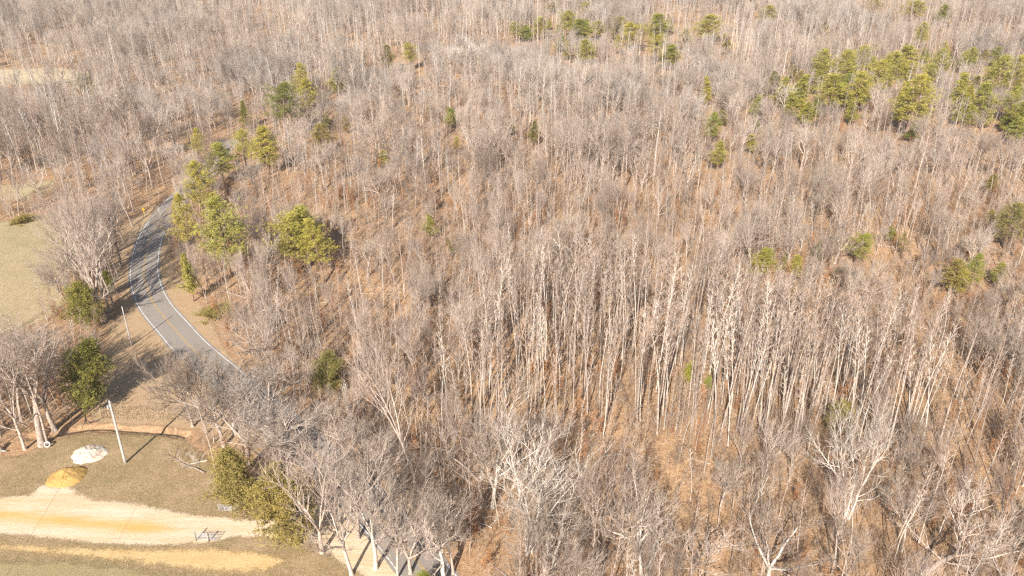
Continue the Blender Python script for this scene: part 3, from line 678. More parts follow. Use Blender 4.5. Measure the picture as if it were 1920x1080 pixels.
# evergreens: (form, crown centre x, y, crown w, h, material, label)
PN, CD, DK, BR = 'pine_needle', 'cedar_needle', 'dark_needle', 'bright_needle'
EVER = [
 ('pine_0', 975,54,30,28,PN,'leftmost pine of the distant green band at the top'), ('pine_1',1010,46,36,32,PN,'second pine from the left in the distant green band'),
 ('pine_2',1060,38,38,40,PN,'tall pine rising out of the left half of the distant green band'), ('pine_3',1088,52,42,36,PN,'wide pine below the tall one in the distant green band'),
 ('pine_0',1128,50,38,28,PN,'low pine in the middle of the distant green band'), ('pine_1',1160,48,36,36,PN,'dark pine just right of the middle of the distant green band'),
 ('pine_2',1192,62,48,44,PN,'broad pine in the right half of the distant green band'), ('pine_3',1234,46,40,46,PN,'tallest pine in the right half of the distant green band'),
 ('pine_0',1261,46,22,22,PN,'small pine ending the distant green band on the right'), ('pine_1',1100,90,36,38,PN,'round dark green pine standing alone below the distant green band'),
 ('spire_0',1064,92,16,34,PN,'narrow pine left of the lone round pine below the band'), ('spire_1',1046,80,20,28,PN,'small pine between the band and the narrow pine'),
 ('pine_2',1228,84,40,40,PN,'pine hanging below the right half of the distant green band'), ('pine_3',1258,100,36,36,PN,'bright round pine below the right end of the distant green band'),
 ('pine_0',1316,48,62,42,PN,'large flat topped pine right of the distant green band'), ('pine_1',1288,68,26,30,PN,'pine at the left foot of the large flat topped pine'),
 ('spire_1',1365,80,20,34,PN,'small lone pine right of the large flat topped pine'), ('pine_2',1100,16,26,30,PN,'pine at the top edge above the distant green band'),
 ('pine_3',1035,10,22,16,PN,'pine cut by the top edge, left of centre of the band'), ('pine_1',1440,22,32,28,PN,'round pine at the top edge right of the band'),
 ('pine_0',1645,8,24,22,PN,'pine at the top edge above the right pine wood'), ('pine_2',1716,14,44,32,PN,'wide pine at the top edge near the right'), ('pine_3',1770,22,24,30,PN,'leaning looking pine right of the wide one at the top edge'),
 ('pine_1',1732,58,24,36,PN,'single dark pine between the top edge and the right pine wood'), ('spire_0',1550,52,14,22,PN,'faint small pine above the right pine wood'),
 ('spire_0',1466,172,34,58,PN,'leftmost spire pine of the right pine wood'), ('spire_1',1496,166,32,62,PN,'second spire pine from the left in the right pine wood'),
 ('pine_0',1556,118,46,60,PN,'pine at the top left of the right pine wood'), ('pine_1',1590,122,46,62,PN,'second pine along the top of the right pine wood'),
 ('pine_2',1622,106,42,50,PN,'third pine along the top of the right pine wood'), ('pine_3',1562,166,48,60,PN,'pine on the left inside of the right pine wood'),
 ('pine_0',1600,164,50,62,PN,'pine at the heart of the right pine wood'), ('pine_2',1640,140,48,66,PN,'pine right of the heart of the right pine wood'),
 ('pine_1',1672,122,46,60,PN,'fourth pine along the top of the right pine wood'), ('pine_3',1700,108,48,48,PN,'fifth pine along the top of the right pine wood'),
 ('pine_1',1716,178,68,86,PN,'biggest dark green pine at the lower edge of the right pine wood'), ('pine_0',1760,112,46,52,PN,'pine on the top right of the right pine wood'),
 ('pine_2',1735,140,40,50,PN,'pine directly above the biggest dark one'), ('spire_1',1796,172,36,72,PN,'tall spire pine right of the biggest dark pine'),
 ('spire_0',1816,190,30,64,PN,'narrow pine beside the tall spire pine'), ('pine_3',1846,182,42,60,PN,'round topped pine near the right edge of the pine wood'),
 ('pine_0',1872,130,56,66,PN,'big pine near the top right corner'), ('pine_1',1906,134,44,70,PN,'pine cut by the right edge near the top right corner'),
 ('spire_1',1850,216,26,40,PN,'small pine under the round topped one at right'), ('spire_0',1600,206,24,44,PN,'small dark pine under the heart of the right pine wood'),
 ('spire_1',1512,206,20,40,PN,'small pine under the two spire pines'), ('pine_2',1898,192,34,50,PN,'pine at the right edge below the corner pines'), ('pine_3',1908,238,30,40,PN,'lowest pine at the right edge beside the pine wood'),
 ('spire_0',1537,150,26,46,PN,'pine between the spire pines and the main right pine wood'),
 ('pine_1',1336,230,28,44,BR,'bright lone pine in the upper right wood left of the pine wood'), ('spire_1',1330,168,18,50,PN,'thin faint pine above the bright lone pine'),
 ('spire_0',1712,246,24,34,BR,'yellowish young pine below the biggest dark pine'), ('spire_1',1420,234,24,30,CD,'olive young evergreen below the leftmost spire pine'),
 ('pine_2',525,192,78,76,DK,'big dark rounded pine at upper left of the wood'), ('pine_0',556,146,36,56,PN,'tall green pine rising behind the big dark rounded pine'),
 ('pine_3',575,168,34,44,PN,'pine at the right shoulder of the big dark rounded pine'), ('spire_1',626,147,26,52,PN,'slim pine right of the big dark rounded pine'),
 ('pine_1',157,153,30,36,DK,'lone pine at the far pale field on the left'), ('spire_0',458,212,20,50,PN,'sparse thin pine left of the big dark rounded pine'),
 ('pine_0',364,264,30,46,PN,'small pine above the far road bend'), ('pine_2',455,268,36,62,PN,'middle pine of three in a row above the road bend'),
 ('pine_3',412,294,48,58,PN,'left pine of three in a row above the road bend'), ('pine_3',495,268,46,66,PN,'right pine of three in a row above the road bend'),
 ('pine_1',368,334,52,76,PN,'pine hiding the far end of the road'), ('pine_0',338,410,52,88,PN,'pine leaning against the inside of the road bend'),
 ('pine_1',414,416,82,112,PN,'large airy pine right of the road bend'), ('pine_2',532,440,70,88,PN,'left pine of the big group right of the road'),
 ('pine_3',566,425,66,84,PN,'top pine of the big group right of the road'), ('pine_0',600,452,62,84,PN,'dark right hand pine of the big group right of the road'),
 ('spire_0',350,512,28,82,PN,'slim evergreen on the inside of the road bend'), ('pine_1',606,250,44,40,CD,'olive pine up the slope from the three in a row'),
 ('pine_2',770,98,30,40,PN,'dark pine in the upper middle of the wood'), ('pine_3',726,102,24,40,CD,'olive pine left of the dark pine in the upper middle'), ('spire_0',690,146,18,22,PN,'tiny pine right of the slim one at upper left'),
 ('spire_1',845,220,24,32,BR,'bright yellow green young evergreen in the upper middle wood'), ('spire_0',808,422,24,40,BR,'bright green young evergreen in the centre left of the wood'),
 ('spire_1',956,236,20,28,CD,'olive young evergreen right of the bright upper one'), ('spire_0',1000,246,22,42,CD,'taller olive young evergreen in the upper middle wood'),
 ('pine_1',1440,488,46,48,BR,'yellow green pine in the middle right wood under the dome crowned tree'), ('spire_0',1405,475,16,32,CD,'thin evergreen left of the yellow green pine at middle right'),
 ('pine_2',1610,458,48,48,BR,'round yellow green pine in the right middle of the wood'), ('spire_1',1676,440,22,24,BR,'small bright evergreen right of the round yellow green pine'),
 ('spire_1',1530,465,16,32,CD,'narrow olive evergreen left of the round yellow green pine'), ('spire_0',1570,515,20,30,CD,'small olive evergreen below the round yellow green pine'),
 ('pine_3',1792,510,42,50,CD,'left pine of the pair at middle right edge'), ('pine_0',1830,498,40,60,BR,'right pine of the pair at middle right edge'),
 ('pine_1',1900,410,56,62,CD,'olive pine at the right edge half way down'), ('spire_0',1858,342,28,34,CD,'olive young evergreen at the upper right edge'),
 ('spire_1',1286,695,24,42,BR,'slim bright evergreen inside the straight trunked stand'), ('cedar_0',1580,778,50,58,CD,'dark olive evergreen beside the white bundle of stems'),
 ('spire_0',1331,716,14,26,BR,'tiny evergreen right of the slim bright one in the stand'), ('spire_1',842,466,14,30,CD,'thin evergreen below the bright one at centre left'),
 ('cedar_0',438,888,92,108,CD,'left olive cedar of the two beside the drive'), ('cedar_1',522,932,112,140,CD,'right larger olive cedar of the two, overhanging the drive'),
 ('cedar_1',158,676,82,108,DK,'dark green evergreen casting a shadow towards the short pole'), ('cedar_0',152,562,66,76,DK,'dark evergreen bush at the corner of the pasture'),
 ('cedar_1',200,525,26,44,DK,'small dark evergreen among the row by the pasture'), ('shrub_0',40,409,36,14,CD,'low green shrub standing in the pasture'),
 ('cedar_1',612,690,60,70,CD,'dull olive cedar inside the wood right of the road'), ('shrub_0',410,580,60,20,CD,'low olive thicket on the bank inside the road bend'),
 ('cedar_0',796,1092,40,44,BR,'bright yellow green evergreen tip at the bottom edge beside the road'),
]
_q = random.Random(5); _n = {}
def filler(poly, n, where, size):
    P = np.array(poly, float); got = []
    while len(got) < n:
        x, y = _q.uniform(P[:, 0].min(), P[:, 0].max()), _q.uniform(P[:, 1].min(), P[:, 1].max())
        if inside([(x, y)], P)[0]: got.append((x, y))
    got.sort()
    for i_, (x, y) in enumerate(got):
        sc_ = (.55+y/330)*_q.uniform(.7, 1.15)*size
        EVER.append((_q.choice(['pine_0', 'pine_1', 'pine_3', 'spire_0', 'spire_1']), x, y, 26*sc_, 40*sc_, _q.choice([PN, PN, BR, CD]), f'{ORD[i_]} small filler pine from the left {where}'.replace(' filler', '')))
filler([(1440,160),(1545,95),(1780,85),(1920,110),(1920,235),(1830,225),(1740,195),(1600,215),(1500,215)], 38, 'in the right pine wood', .95)
filler([(950,60),(1050,28),(1150,38),(1270,30),(1290,70),(1200,85),(1080,70),(980,70)], 14, 'in the distant green band', .9)
filler([(1290,235),(1420,190),(1440,260),(1300,300)], 4, 'below the left end of the pine wood', .7)
filler([(1380,450),(1880,380),(1900,560),(1500,540)], 6, 'loose in the middle right wood', .45)
filler([(580,220),(1060,200),(1020,290),(640,300)], 5, 'loose in the upper middle wood', .45)
ever_px = []
BASE_AT = {'left olive cedar of the two beside the drive': (460, 956), 'right larger olive cedar of the two, overhanging the drive': (566, 1020), 'dark green evergreen casting a shadow towards the short pole': (162, 770)}
for key, cx, cy_, w, h, m, label in EVER:
    d = FORMS[key]; st = {'pine': .32, 'spire': .2, 'cedar': .16, 'shrub': .02}[key.split('_')[0]]
    top = cy_-h/2
    if label in BASE_AT: bx, by = BASE_AT[label]
    else: by = cy_+h/2+h*st/(1-st)*(.9 if key[0] != 's' else .6); bx = cx+(960-cx)/960*0.0
    # foot below the crown: verticals spread outwards away from the middle of the frame
    X, Y, Z = at(bx, by); ht = height_to(bx, by, top)
    if label not in BASE_AT:
        for _ in range(3):
            px_, _y = project(X, Y, Z+ht*.66); bx += cx-px_; X, Y, Z = at(bx, by); ht = height_to(bx, by, top)
        lean = 0
    else:
        px_, _y = project(X, Y, Z+ht*.6); lean = (cx-px_)/px_per_m(X, Y, Z)/(ht*.6)
    sz = ht/d['H']; sxy = w/2/px_per_m(X, Y, Z+ht*.6)/d['R']*((1.3 if cy_ < 260 and cx > 940 else 1.25) if key[0] in 'ps' else 1.0)
    kind = 'pine_tree' if key[:4] in ('pine', 'spir') else ('evergreen_shrub' if key[:5] == 'shrub' else 'cedar_tree')
    place(kind, key, (X, Y, Z), rr.uniform(0, 6.28) if lean == 0 else 0, sxy, sz, label, {'pine_tree': 'pine', 'cedar_tree': 'cedar', 'evergreen_shrub': 'shrub'}[kind], 'evergreens in the winter wood', (0, max(-.3, min(.3, lean))), leaf_m=M[m])
    occupied.append((X, Y, max(1.5, w/2/px_per_m(X, Y)*.7))); ever_px.append((cx, cy_, w, h, Y))

# ------------------------------------------------------------------ the scattered wood
OC = np.array(occupied)
def scatter(x0, x1, y0, y1, sp, jit=.48, seed=1):
    g_ = np.random.default_rng(seed); nx_, ny_ = int((x1-x0)/sp), int((y1-y0)/sp)
    X, Y = np.meshgrid(x0+(np.arange(nx_)+.5)*sp, y0+(np.arange(ny_)+.5)*sp)
    P = np.stack([X.ravel(), Y.ravel()], 1)+g_.uniform(-jit, jit, (nx_*ny_, 2))*sp
    half = (P[:, 1]*1920/2/FPX*1.12+26)          # a little wider than the view
    return P[np.abs(P[:, 0]) < half]
BARE = G([(165,830),(165,770),(330,770),(345,835)])
def keep_out(P, clear=1.0):
    m = ~((P[:, 0] < -6) & (P[:, 1] < 75))
    for poly in OPEN: m &= ~inside(P, poly)
    d, _ = seg_dist(P, ROAD); m &= d > 4.6
    m &= seg_dist(P, DITCH[2:])[0] > 4.5
    m &= ~inside(P, BARE)
    for x, y, r in OC:
        m &= (P[:, 0]-x)**2+(P[:, 1]-y)**2 > (r*clear)**2
    return P[m]
STAND = np.array(G([(870,846),(1520,852),(1800,870),(1760,740),(1420,620),(960,640),(890,720)]))
STRIP = np.array(G([(880,1130),(880,855),(1500,858),(1920,935),(2000,1130)]))
PV = lambda x, y, s, k: noise.noise((x*s+k*17.3, y*s, k))
trees = []                                  # x, y, form, scale xy, scale z, rot, leanx, leany
def add(P, chooser, seed):
    q = random.Random(seed)
    for x, y in P:
        r_ = chooser(x, y, q)
        if r_: trees.append((float(x), float(y), *r_))
def blocked(x, y, h):
    bx, by = project(x, y, 0); tx, ty = project(x, y, h)
    for cx, c_y, w, hh, Y in ever_px:
        if y < Y-.5 and abs(tx-cx) < w*.5+9 and ty < c_y+hh*.40 and by > c_y-hh*.2: return True
    if bx < 200 and 158 < by < 235 and ty < 150 or bx < 115 and 376 < by < 425 and ty < 366: return True
    return bx < 330 and (600 < by < 860 and ty < 600 or 425 < by <= 600 and ty < 350)
def fit_height(x, y, h, q):
    """shorter trees grow in front of the evergreens and around the pasture"""
    for k in (1, .82, .67, .54, .42):
        if not blocked(x, y, h*k): return h*k
        if k == 1 and y > 250 and q.random() < .16: return h
    return h if q.random() < .05 else 0
def near_choose(x, y, q):
    stand = inside([(x, y)], STAND)[0]; bot = inside([(x, y)], STRIP)[0]; n = PV(x, y, .03, 1)
    if bot:
        if q.random() < (.6 if y > 74 else .85): return None
        k = q.choice(['slender']*6+['upright', 'upright', 'round', 'spreading']); h = q.uniform(8, 16)
    elif stand:
        k = 'slender'; h = q.uniform(14, 24)
        if n < -.1 and q.random() < .6: return None
    else:
        if n < -.05 and q.random() < .42: return None
        k = q.choice(['slender']*15+['upright']*3+['round', 'spreading']); h = q.uniform(8, 15)+3*n
        if y < 135: h += 2
    h = fit_height(x, y, h, q)
    if h < 3: return None
    key = f'{k}_{q.randrange(5) if stand and k == "slender" else q.randrange({"slender": 9, "upright": 3, "round": 3, "spreading": 5}[k])}'
    s = h/FORMS[key]['H']; return key, s*(q.uniform(.85, 1.15) if stand else q.uniform(.9, 1.4) if k == 'slender' else q.uniform(.65, .95)), s, q.uniform(0, 6.28), q.gauss(0, .018 if stand else .03), q.gauss(0, .018 if stand else .03)
def far_choose(x, y, q):
    n = PV(x, y, .014, 3); h = q.uniform(10, 19)*(1+.35*n)
    if n < -.05 and q.random() < .4: return None
    h = fit_height(x, y, h, q)
    if h < 3: return None
    key = q.choice((['far_1']*5+['far_0', 'far_3'] if PV(x, y, .016, 9) > .12 else ['far_0', 'far_2', 'far_3']*2)+(['farwide_0', 'farwide_1', 'farwide_2']*2 if PV(x, y, .011, 12) > .1 else ['farwide_1'])) if y > 270 or q.random() < .35 else q.choice([f'slender_{q.randrange(9)}']*5+[f'upright_{q.randrange(3)}', f'spreading_{q.randrange(5)}'])
    s = h/FORMS[key]['H']; return key, s*q.uniform(.75, 1.45), s, q.uniform(0, 6.28), q.gauss(0, .025), q.gauss(0, .025)
add(keep_out(scatter(-140, 140, 60, 210, 3.3, seed=3)), near_choose, 4)
add(keep_out(scatter(-330, 330, 210, 400, 4.0, seed=5)), far_choose, 6)
add(keep_out(scatter(-560, 560, 400, 760, 4.7, seed=7)), far_choose, 8)
add(keep_out(scatter(-60, 75, 92, 150, 2.55, seed=13))[:], lambda x, y, q: near_choose(x, y, q) if inside([(x, y)], STAND)[0] and q.random() < .7 else None, 14)
def sap_choose(x, y, q):
    n = PV(x, y, .05, 5)
    if q.random() < .16-.45*n: return None
    u = q.random(); rust = PV(x, y, .04, 8)
    if y > 340: k, h = f'sapling_{q.randrange(4)}', q.uniform(5, 9)
    elif u < .10+.35*max(0, rust): k, h = f'rusty_{q.randrange(2)}', q.uniform(2.5, 6)
    elif u < .55: k, h = f'sapling_{q.randrange(4)}', q.uniform(3.5, 8.5)
    else: k, h = f'brush_{q.randrange(3)}', q.uniform(1.2, 2.8)
    s = h/FORMS[k]['H']; return k, s*q.uniform(.85, 1.3), s, q.uniform(0, 6.28), q.gauss(0, .08), q.gauss(0, .08)
n0 = len(trees)
add(keep_out(scatter(-140, 140, 55, 215, 2.2, seed=21), .6), sap_choose, 22)
add(keep_out(scatter(-300, 300, 215, 340, 4.0, seed=23), .6), sap_choose, 24)
zz = relief([t[0] for t in trees], [t[1] for t in trees])

def seen(i):
    x, y = trees[i][:2]; d = FORMS[trees[i][2]]; h = d['H']*trees[i][4]
    bx, by = project(x, y, zz[i]); tx, ty = project(x, y, zz[i]+h)
    if ty > 1075 or by < 5 or not (-10 < tx < 1930): return 0, bx, by, tx, ty
    return min(by, 1080)-ty, bx, by, tx, ty
cand = sorted(range(n0), key=lambda i: -seen(i)[0])[:max(0, 296-n_bare)]
cells = {}
for i in cand:
    _, bx, by, tx, ty = seen(i)
    zone = 'left of the road' if bx < 330 and by < 860 else 'between road and tallest forked tree' if tx < 880 else 'left half of straight trunked stand' if tx < 1160 else 'right half of straight trunked stand' if tx < 1480 else 'towards the right edge of the wood'
    row = int((1100-ty)//40); cells.setdefault((zone, row), []).append((tx, i))
LOOK = {'slender': 'slim pale tree', 'upright': 'upright limbed tree', 'round': 'round headed tree', 'spreading': 'spreading grey tree', 'far': 'grey tree', 'farwide': 'wide grey tree'}
for (zone, row), lst in cells.items():
    lst.sort()
    kinds = {}
    for tx, i in lst:
        k = LOOK[trees[i][2].split('_')[0]]; kinds.setdefault(k, []).append(i)
    for k, ii in kinds.items():
        for j, i in enumerate(ii):
            x, y, key, sx, sz, rot, lx, ly = trees[i]
            pass
            label = f'{ORD[j]} {k} from left, {ORD[row]} tier up, {zone}'
            place('bare_tree', key, (x, y, float(zz[i])), rot, sx, sz, label, 'tree', 'bare winter trees', (lx, ly))

# the rest of the wood: one object of scattered trees, one of undergrowth
def instancer(name, ids, label, cat):
    col = bpy.data.collections.new(name+'_forms'); keys = sorted({trees[i][2] for i in ids}); kid = {}
    for n, k in enumerate(keys):
        V, F, ms, mi = FORMS[k]['all']; me = tri_mesh(f'form_{n:02d}', V, F, ms, mi)
        col.objects.link(bpy.data.objects.new(f'{name}_form_{n:02d}', me)); kid[k] = n
    me = bpy.data.meshes.new(name); me.vertices.add(len(ids))
    me.vertices.foreach_set('co', np.array([(trees[i][0], trees[i][1], zz[i]) for i in ids], np.float32).ravel())
    A = me.attributes.new('form', 'INT', 'POINT'); A.data.foreach_set('value', np.array([kid[trees[i][2]] for i in ids], np.int32))
    A = me.attributes.new('turn', 'FLOAT_VECTOR', 'POINT'); A.data.foreach_set('vector', np.array([(trees[i][6], trees[i][7], trees[i][5]) for i in ids], np.float32).ravel())
    A = me.attributes.new('size', 'FLOAT_VECTOR', 'POINT'); A.data.foreach_set('vector', np.array([(trees[i][3], trees[i][3], trees[i][4]) for i in ids], np.float32).ravel())
    o = bpy.data.objects.new(name, me); C.objects.link(o)
    ng = bpy.data.node_groups.new(name, 'GeometryNodeTree')
    ng.interface.new_socket('Geometry', in_out='INPUT', socket_type='NodeSocketGeometry'); ng.interface.new_socket('Geometry', in_out='OUTPUT', socket_type='NodeSocketGeometry')
    N, L = ng.nodes, ng.links; gi = N.new('NodeGroupInput'); go = N.new('NodeGroupOutput'); ip = N.new('GeometryNodeInstanceOnPoints'); ci = N.new('GeometryNodeCollectionInfo')
    ci.inputs['Collection'].default_value = col; ci.inputs['Separate Children'].default_value = True; ci.inputs['Reset Children'].default_value = True
    def na(nm, tp):
        n_ = N.new('GeometryNodeInputNamedAttribute'); n_.data_type = tp; n_.inputs['Name'].default_value = nm; return n_.outputs['Attribute']
    L.new(gi.outputs[0], ip.inputs['Points']); L.new(ci.outputs[0], ip.inputs['Instance']); ip.inputs['Pick Instance'].default_value = True
    L.new(na('form', 'INT'), ip.inputs['Instance Index']); L.new(na('turn', 'FLOAT_VECTOR'), ip.inputs['Rotation']); L.new(na('size', 'FLOAT_VECTOR'), ip.inputs['Scale'])
    L.new(ip.outputs[0], go.inputs[0])
    md = o.modifiers.new('scatter', 'NODES'); md.node_group = ng
    tag(o, label, cat, kind='stuff'); return o
cs = set(cand)
instancer('winter_wood', [i for i in range(n0) if i not in cs], 'mass of bare grey and tan winter trees filling the wood behind', 'woodland')
instancer('undergrowth', list(range(n0, len(trees))), 'brown saplings and brush growing between the bare trees', 'undergrowth')

# ------------------------------------------------------------------ grasses
def blades_in(name, polys, n, h, w, m, label, avoid=(), seed=1, lean=.5):
    g_ = np.random.default_rng(seed); B = Buf(); Ps = []
    for poly in polys:
        p = np.array(poly); lo, hi = p.min(0), p.max(0); lo = np.maximum(lo, (-130, 60)); Q = g_.uniform(lo, hi, (int(n*2.2), 2)); Q = Q[inside(Q, p)]
        for a_ in avoid: Q = Q[~inside(Q, a_)]
        Q = Q[seg_dist(Q, ROAD)[0] > 3.5] if len(Q) else Q
        Ps.append(Q[:n])
    P = np.concatenate(Ps); k = len(P); D = np.stack([g_.normal(0, lean, k), g_.normal(0, lean, k), np.ones(k)], 1)
    B.blades(np.column_stack([P, relief(P[:, 0], P[:, 1])+.005]), D, g_.uniform(*h, k), g_.uniform(*w, k))
    o = mesh_obj(name, B, m); tag(o, label, 'grass', kind='stuff'); return o
blades_in('yard_turf', [YARD], 45000, (.05, .16), (.03, .08), M['yard_blades'], 'short dead grass blades over the yard', [DRIVE, TRACK], 3)
blades_in('verge_turf', [VERGE], 30000, (.08, .28), (.03, .08), M['dry_grass'], 'straw grass blades along the road verge', [DRIVE, YARD], 4)
blades_in('pasture_turf', [PASTURE], 30000, (.06, .2), (.05, .12), M['pasture_blades'], 'short pasture grass blades left of the road', [], 5)
blades_in('tall_dry_grass', [DRYGRASS], 5000, (.15, .5), (.03, .07), M['dry_grass'], 'tall straw coloured grass above the ditch', [], 6, .6)

B = Buf(); _q = random.Random(3); PD = keep_out(scatter(-120, 120, 70, 200, 5.0, seed=31), .5); ZD = relief(PD[:, 0], PD[:, 1])
for (x, y), z in zip(PD, ZD):
    if _q.random() < .35: continue
    a = _q.uniform(0, 6.28); L = _q.uniform(2, 9); r0 = _q.uniform(.04, .14); e = (x+math.cos(a)*L, y+math.sin(a)*L); ze = hz(*e) if abs(e[0]) < 200 else z
    B.tube([(x, y, z+r0*.7), ((x+e[0])/2+_q.gauss(0, .1), (y+e[1])/2, (z+ze)/2+r0), (*e, ze+r0*.6)], (r0, r0*.8, r0*.4), 5, True)
dead = mesh_obj('deadfall', B, M['bark_pale']); tag(dead, 'thin fallen trunks and boughs lying on the forest floor', 'deadfall', kind='stuff')

# ------------------------------------------------------------------ heaps, poles, gates, tyre, sign, logs
def heap(name, poly_px, H, m, label, seed, skew=(0, 0)):
    P = np.array(G(poly_px)); c = P.mean(0); n = 84; rings = 24; V = []; F = []
    bd = ragged([tuple(p) for p in P], .2, .4, seed); ang = np.arctan2(bd[:, 1]-c[1], bd[:, 0]-c[0]); o = np.argsort(ang); ang, rad = ang[o], np.hypot(*(bd-c)[o].T); sa = np.linspace(-math.pi, math.pi, 40, endpoint=False); sr = np.interp(sa, ang, rad, period=2*math.pi)
    for _ in range(6): sr = (np.roll(sr, 1)+sr+np.roll(sr, -1))/3
    for k in range(rings+1):
        u = k/rings
        for j in range(n):
            a = -math.pi+j*2*math.pi/n; r = (np.interp(a, ang, rad, period=2*math.pi)*u**2.2+np.interp(a, sa, sr, period=2*math.pi)*(1-u**2.2))*u
            x, y = r*math.cos(a)+skew[0]*(1-u)*.5, r*math.sin(a)+skew[1]*(1-u)*.5
            hgt = H*(1-u**1.7)*(1+.55*noise.noise((x*.7+seed, y*.7, seed)))+.22*(1-u*.8)*noise.noise((x*1.9, y*1.9, seed))+.10*noise.noise((x*4.5, y*4.5, seed))*(1-u*.5)+.05*noise.noise((x*11, y*11, seed))
            V.append((x, y, max(hgt, 0)-.03*(u > .99)))
    for k in range(rings):
        for j in range(n):
            a, b = k*n+j, k*n+(j+1) % n; c2, d2 = a+n, b+n; F += [(a, c2, d2), (a, d2, b)]
    me = tri_mesh(name, V, F, [m], smooth_=True); ob = bpy.data.objects.new(name, me); C.objects.link(ob); ob.location = (c[0], c[1], .028)
    tag(ob, label, 'heap'); return ob
heap('gravel_heap', [(130,858),(137,846),(152,838),(172,833),(190,834),(203,842),(202,851),(190,860),(172,867),(150,872),(137,869)], .75, M['white_gravel'], 'white gravel heap in the yard with a brown patch at its back', 3)
heap('sand_heap', [(82,912),(90,897),(103,886),(125,877),(150,874),(166,878),(163,890),(152,902),(138,911),(118,916),(98,915)], 1.15, M['sand'], 'orange yellow sand heap at the edge of the drive', 8)

def lathe_ring(B, pts, sides, c=(0, 0, 0)):
    V = []; n = len(pts); F = []
    for j in range(sides):
        a = j*2*math.pi/sides
        for r, z in pts: V.append((c[0]+r*math.cos(a), c[1]+r*math.sin(a), c[2]+z))
    for j in range(sides):
        for i in range(n):
            p, q = j*n+i, j*n+(i+1) % n; r_, t = ((j+1) % sides)*n+i, ((j+1) % sides)*n+(i+1) % n; F += [(p, r_, t), (p, t, q)]
    B.add(V, F)
def pole(bx, by, ty, r, label, hardware, lean=0):
    X, Y, Z = at(bx, by); h = height_to(bx, by, ty); root = empty('utility_pole', (X, Y, Z)); root.rotation_euler = (0, lean, 0)
    tag(root, label, 'utility pole')
    B = Buf(); zs = np.linspace(-.4, h, 9); B.tube([(0, 0, z) for z in zs], np.linspace(r, r*.68, 9), 12, True); mesh_obj('shaft', B, M['pole_wood'], root, True)
    if hardware:
        B = Buf(); B.tube([(-.42, -.02, h*.885), (-.42, -.02, h*.93)], (.16, .16), 10, True); mesh_obj('junction_can', B, M['galvanised'], root)
        B = Buf(); B.box((-.24, 0, h*.92), (.3, .07, .07)); mesh_obj('bracket', B, M['galvanised'], root)
        B = Buf(); B.tube([(.17, -.1, .1), (.16, -.1, h*.5), (.13, -.08, h*.86)], (.03, .03, .03), 6, True); mesh_obj('conduit', B, M['galvanised'], root)
        B = Buf(); B.tube([(0, 0, h), (0, 0, h+.1), (0, 0, h+.18)], (.05, .06, .03), 8, True); mesh_obj('insulator', B, M['galvanised'], root)
    else:
        B = Buf(); B.box((0, -.12, h*.42), (.14, .05, .22)); mesh_obj('tag_plate', B, M['galvanised'], root)
        B = Buf(); B.tube([(0, 0, h), (0, 0, h+.15)], (.05, .03), 8, True); mesh_obj('insulator', B, M['galvanised'], root)
    return X, Y, Z, h
P1 = pole(235, 868, 752, .2, 'tall weathered grey utility pole standing in the yard', True, .015)
P2 = pole(247, 648, 575, .13, 'shorter thin utility pole on the verge beside the road bend', False, 0)
B = Buf(); e = flat(228, 1320, 0); a = np.array((P1[0]+.15, P1[1], P1[3]*.985)); b_ = np.array((P1[0]+5.5, 20, 10.6)); ts = np.linspace(0, 1, 24)
B.tube([a*(1-t)+b_*t-np.array((0, 0, 4*t*(1-t)*1.3)) for t in ts], np.full(24, .014), 4); w1 = mesh_obj('overhead_wire', B, M['wire']); tag(w1, 'thin dark overhead wire running from the tall pole over the drive', 'wire')

def gate(ax, ay, bx, by, label, rails=6, posts=True, h=1.25):
    A = np.array(flat(ax, ay)); Bp = np.array(flat(bx, by)); L = np.linalg.norm(Bp-A); rz = math.atan2(*(Bp-A)[::-1]); root = empty('metal_gate', (A[0], A[1], .03), rz); tag(root, label, 'gate')
    for k in range(rails):
        z = .18+k*(h-.18)/(rails-1); B = Buf(); B.tube([(0.05, 0, z), (L/2, 0, z), (L-.05, 0, z)], (.03, .03, .03), 6, True); mesh_obj('rail', B, M['galvanised'], root, True)
    for x in (.05, L*.33, L*.66, L-.05):
        B = Buf(); B.box((x, .025, .18+(h-.18)/2), (.06, .035, h-.14)); mesh_obj('upright', B, M['galvanised'], root)
    return A, Bp, L, rz
def post(px, py, h, label, r=.09):
    X, Y = flat(px, py); B = Buf(); B.tube([(0, 0, -.3), (0, 0, h*.5), (.01, 0, h-.03), (.01, 0, h)], (r*1.05, r, r*.95, r*.8), 9, True)
    o = mesh_obj('gate_post', B, M['weathered_wood'], smooth_=True, loc=(X, Y, .02)); tag(o, label, 'post', 'wooden posts beside the gates')
gate(410, 958, 447, 961, 'silver tubular gate standing open above the drive by the left cedar')
post(448.5, 961, 1.6, 'wooden post holding the gate above the drive')
gate(369, 1013, 409, 1014, 'silver tubular gate at the lower edge of the drive casting a grid shadow')
post(367.5, 1014, 1.75, 'wooden post at the left end of the lower gate'); post(391.5, 1016, 1.5, 'wooden post before the middle of the lower gate')

X, Y, Z = at(91, 837); tr_ = empty('old_tyre', (X, Y-.1, .48)); tr_.rotation_euler = (R(72), 0, R(8)); tag(tr_, 'pale dusty tyre leaning upright against a tree in the yard', 'tyre')
B = Buf(); lathe_ring(B, [(.27, -.11), (.31, -.15), (.46, -.15), (.51, -.10), (.51, .10), (.46, .15), (.31, .15), (.27, .11)], 28); mesh_obj('tread_and_sidewall', B, M['tyre'], tr_, True)
B = Buf(); lathe_ring(B, [(.268, -.09), (.29, -.09), (.29, .09), (.268, .09)], 28); mesh_obj('inner_liner', B, M['tyre_dark'], tr_)

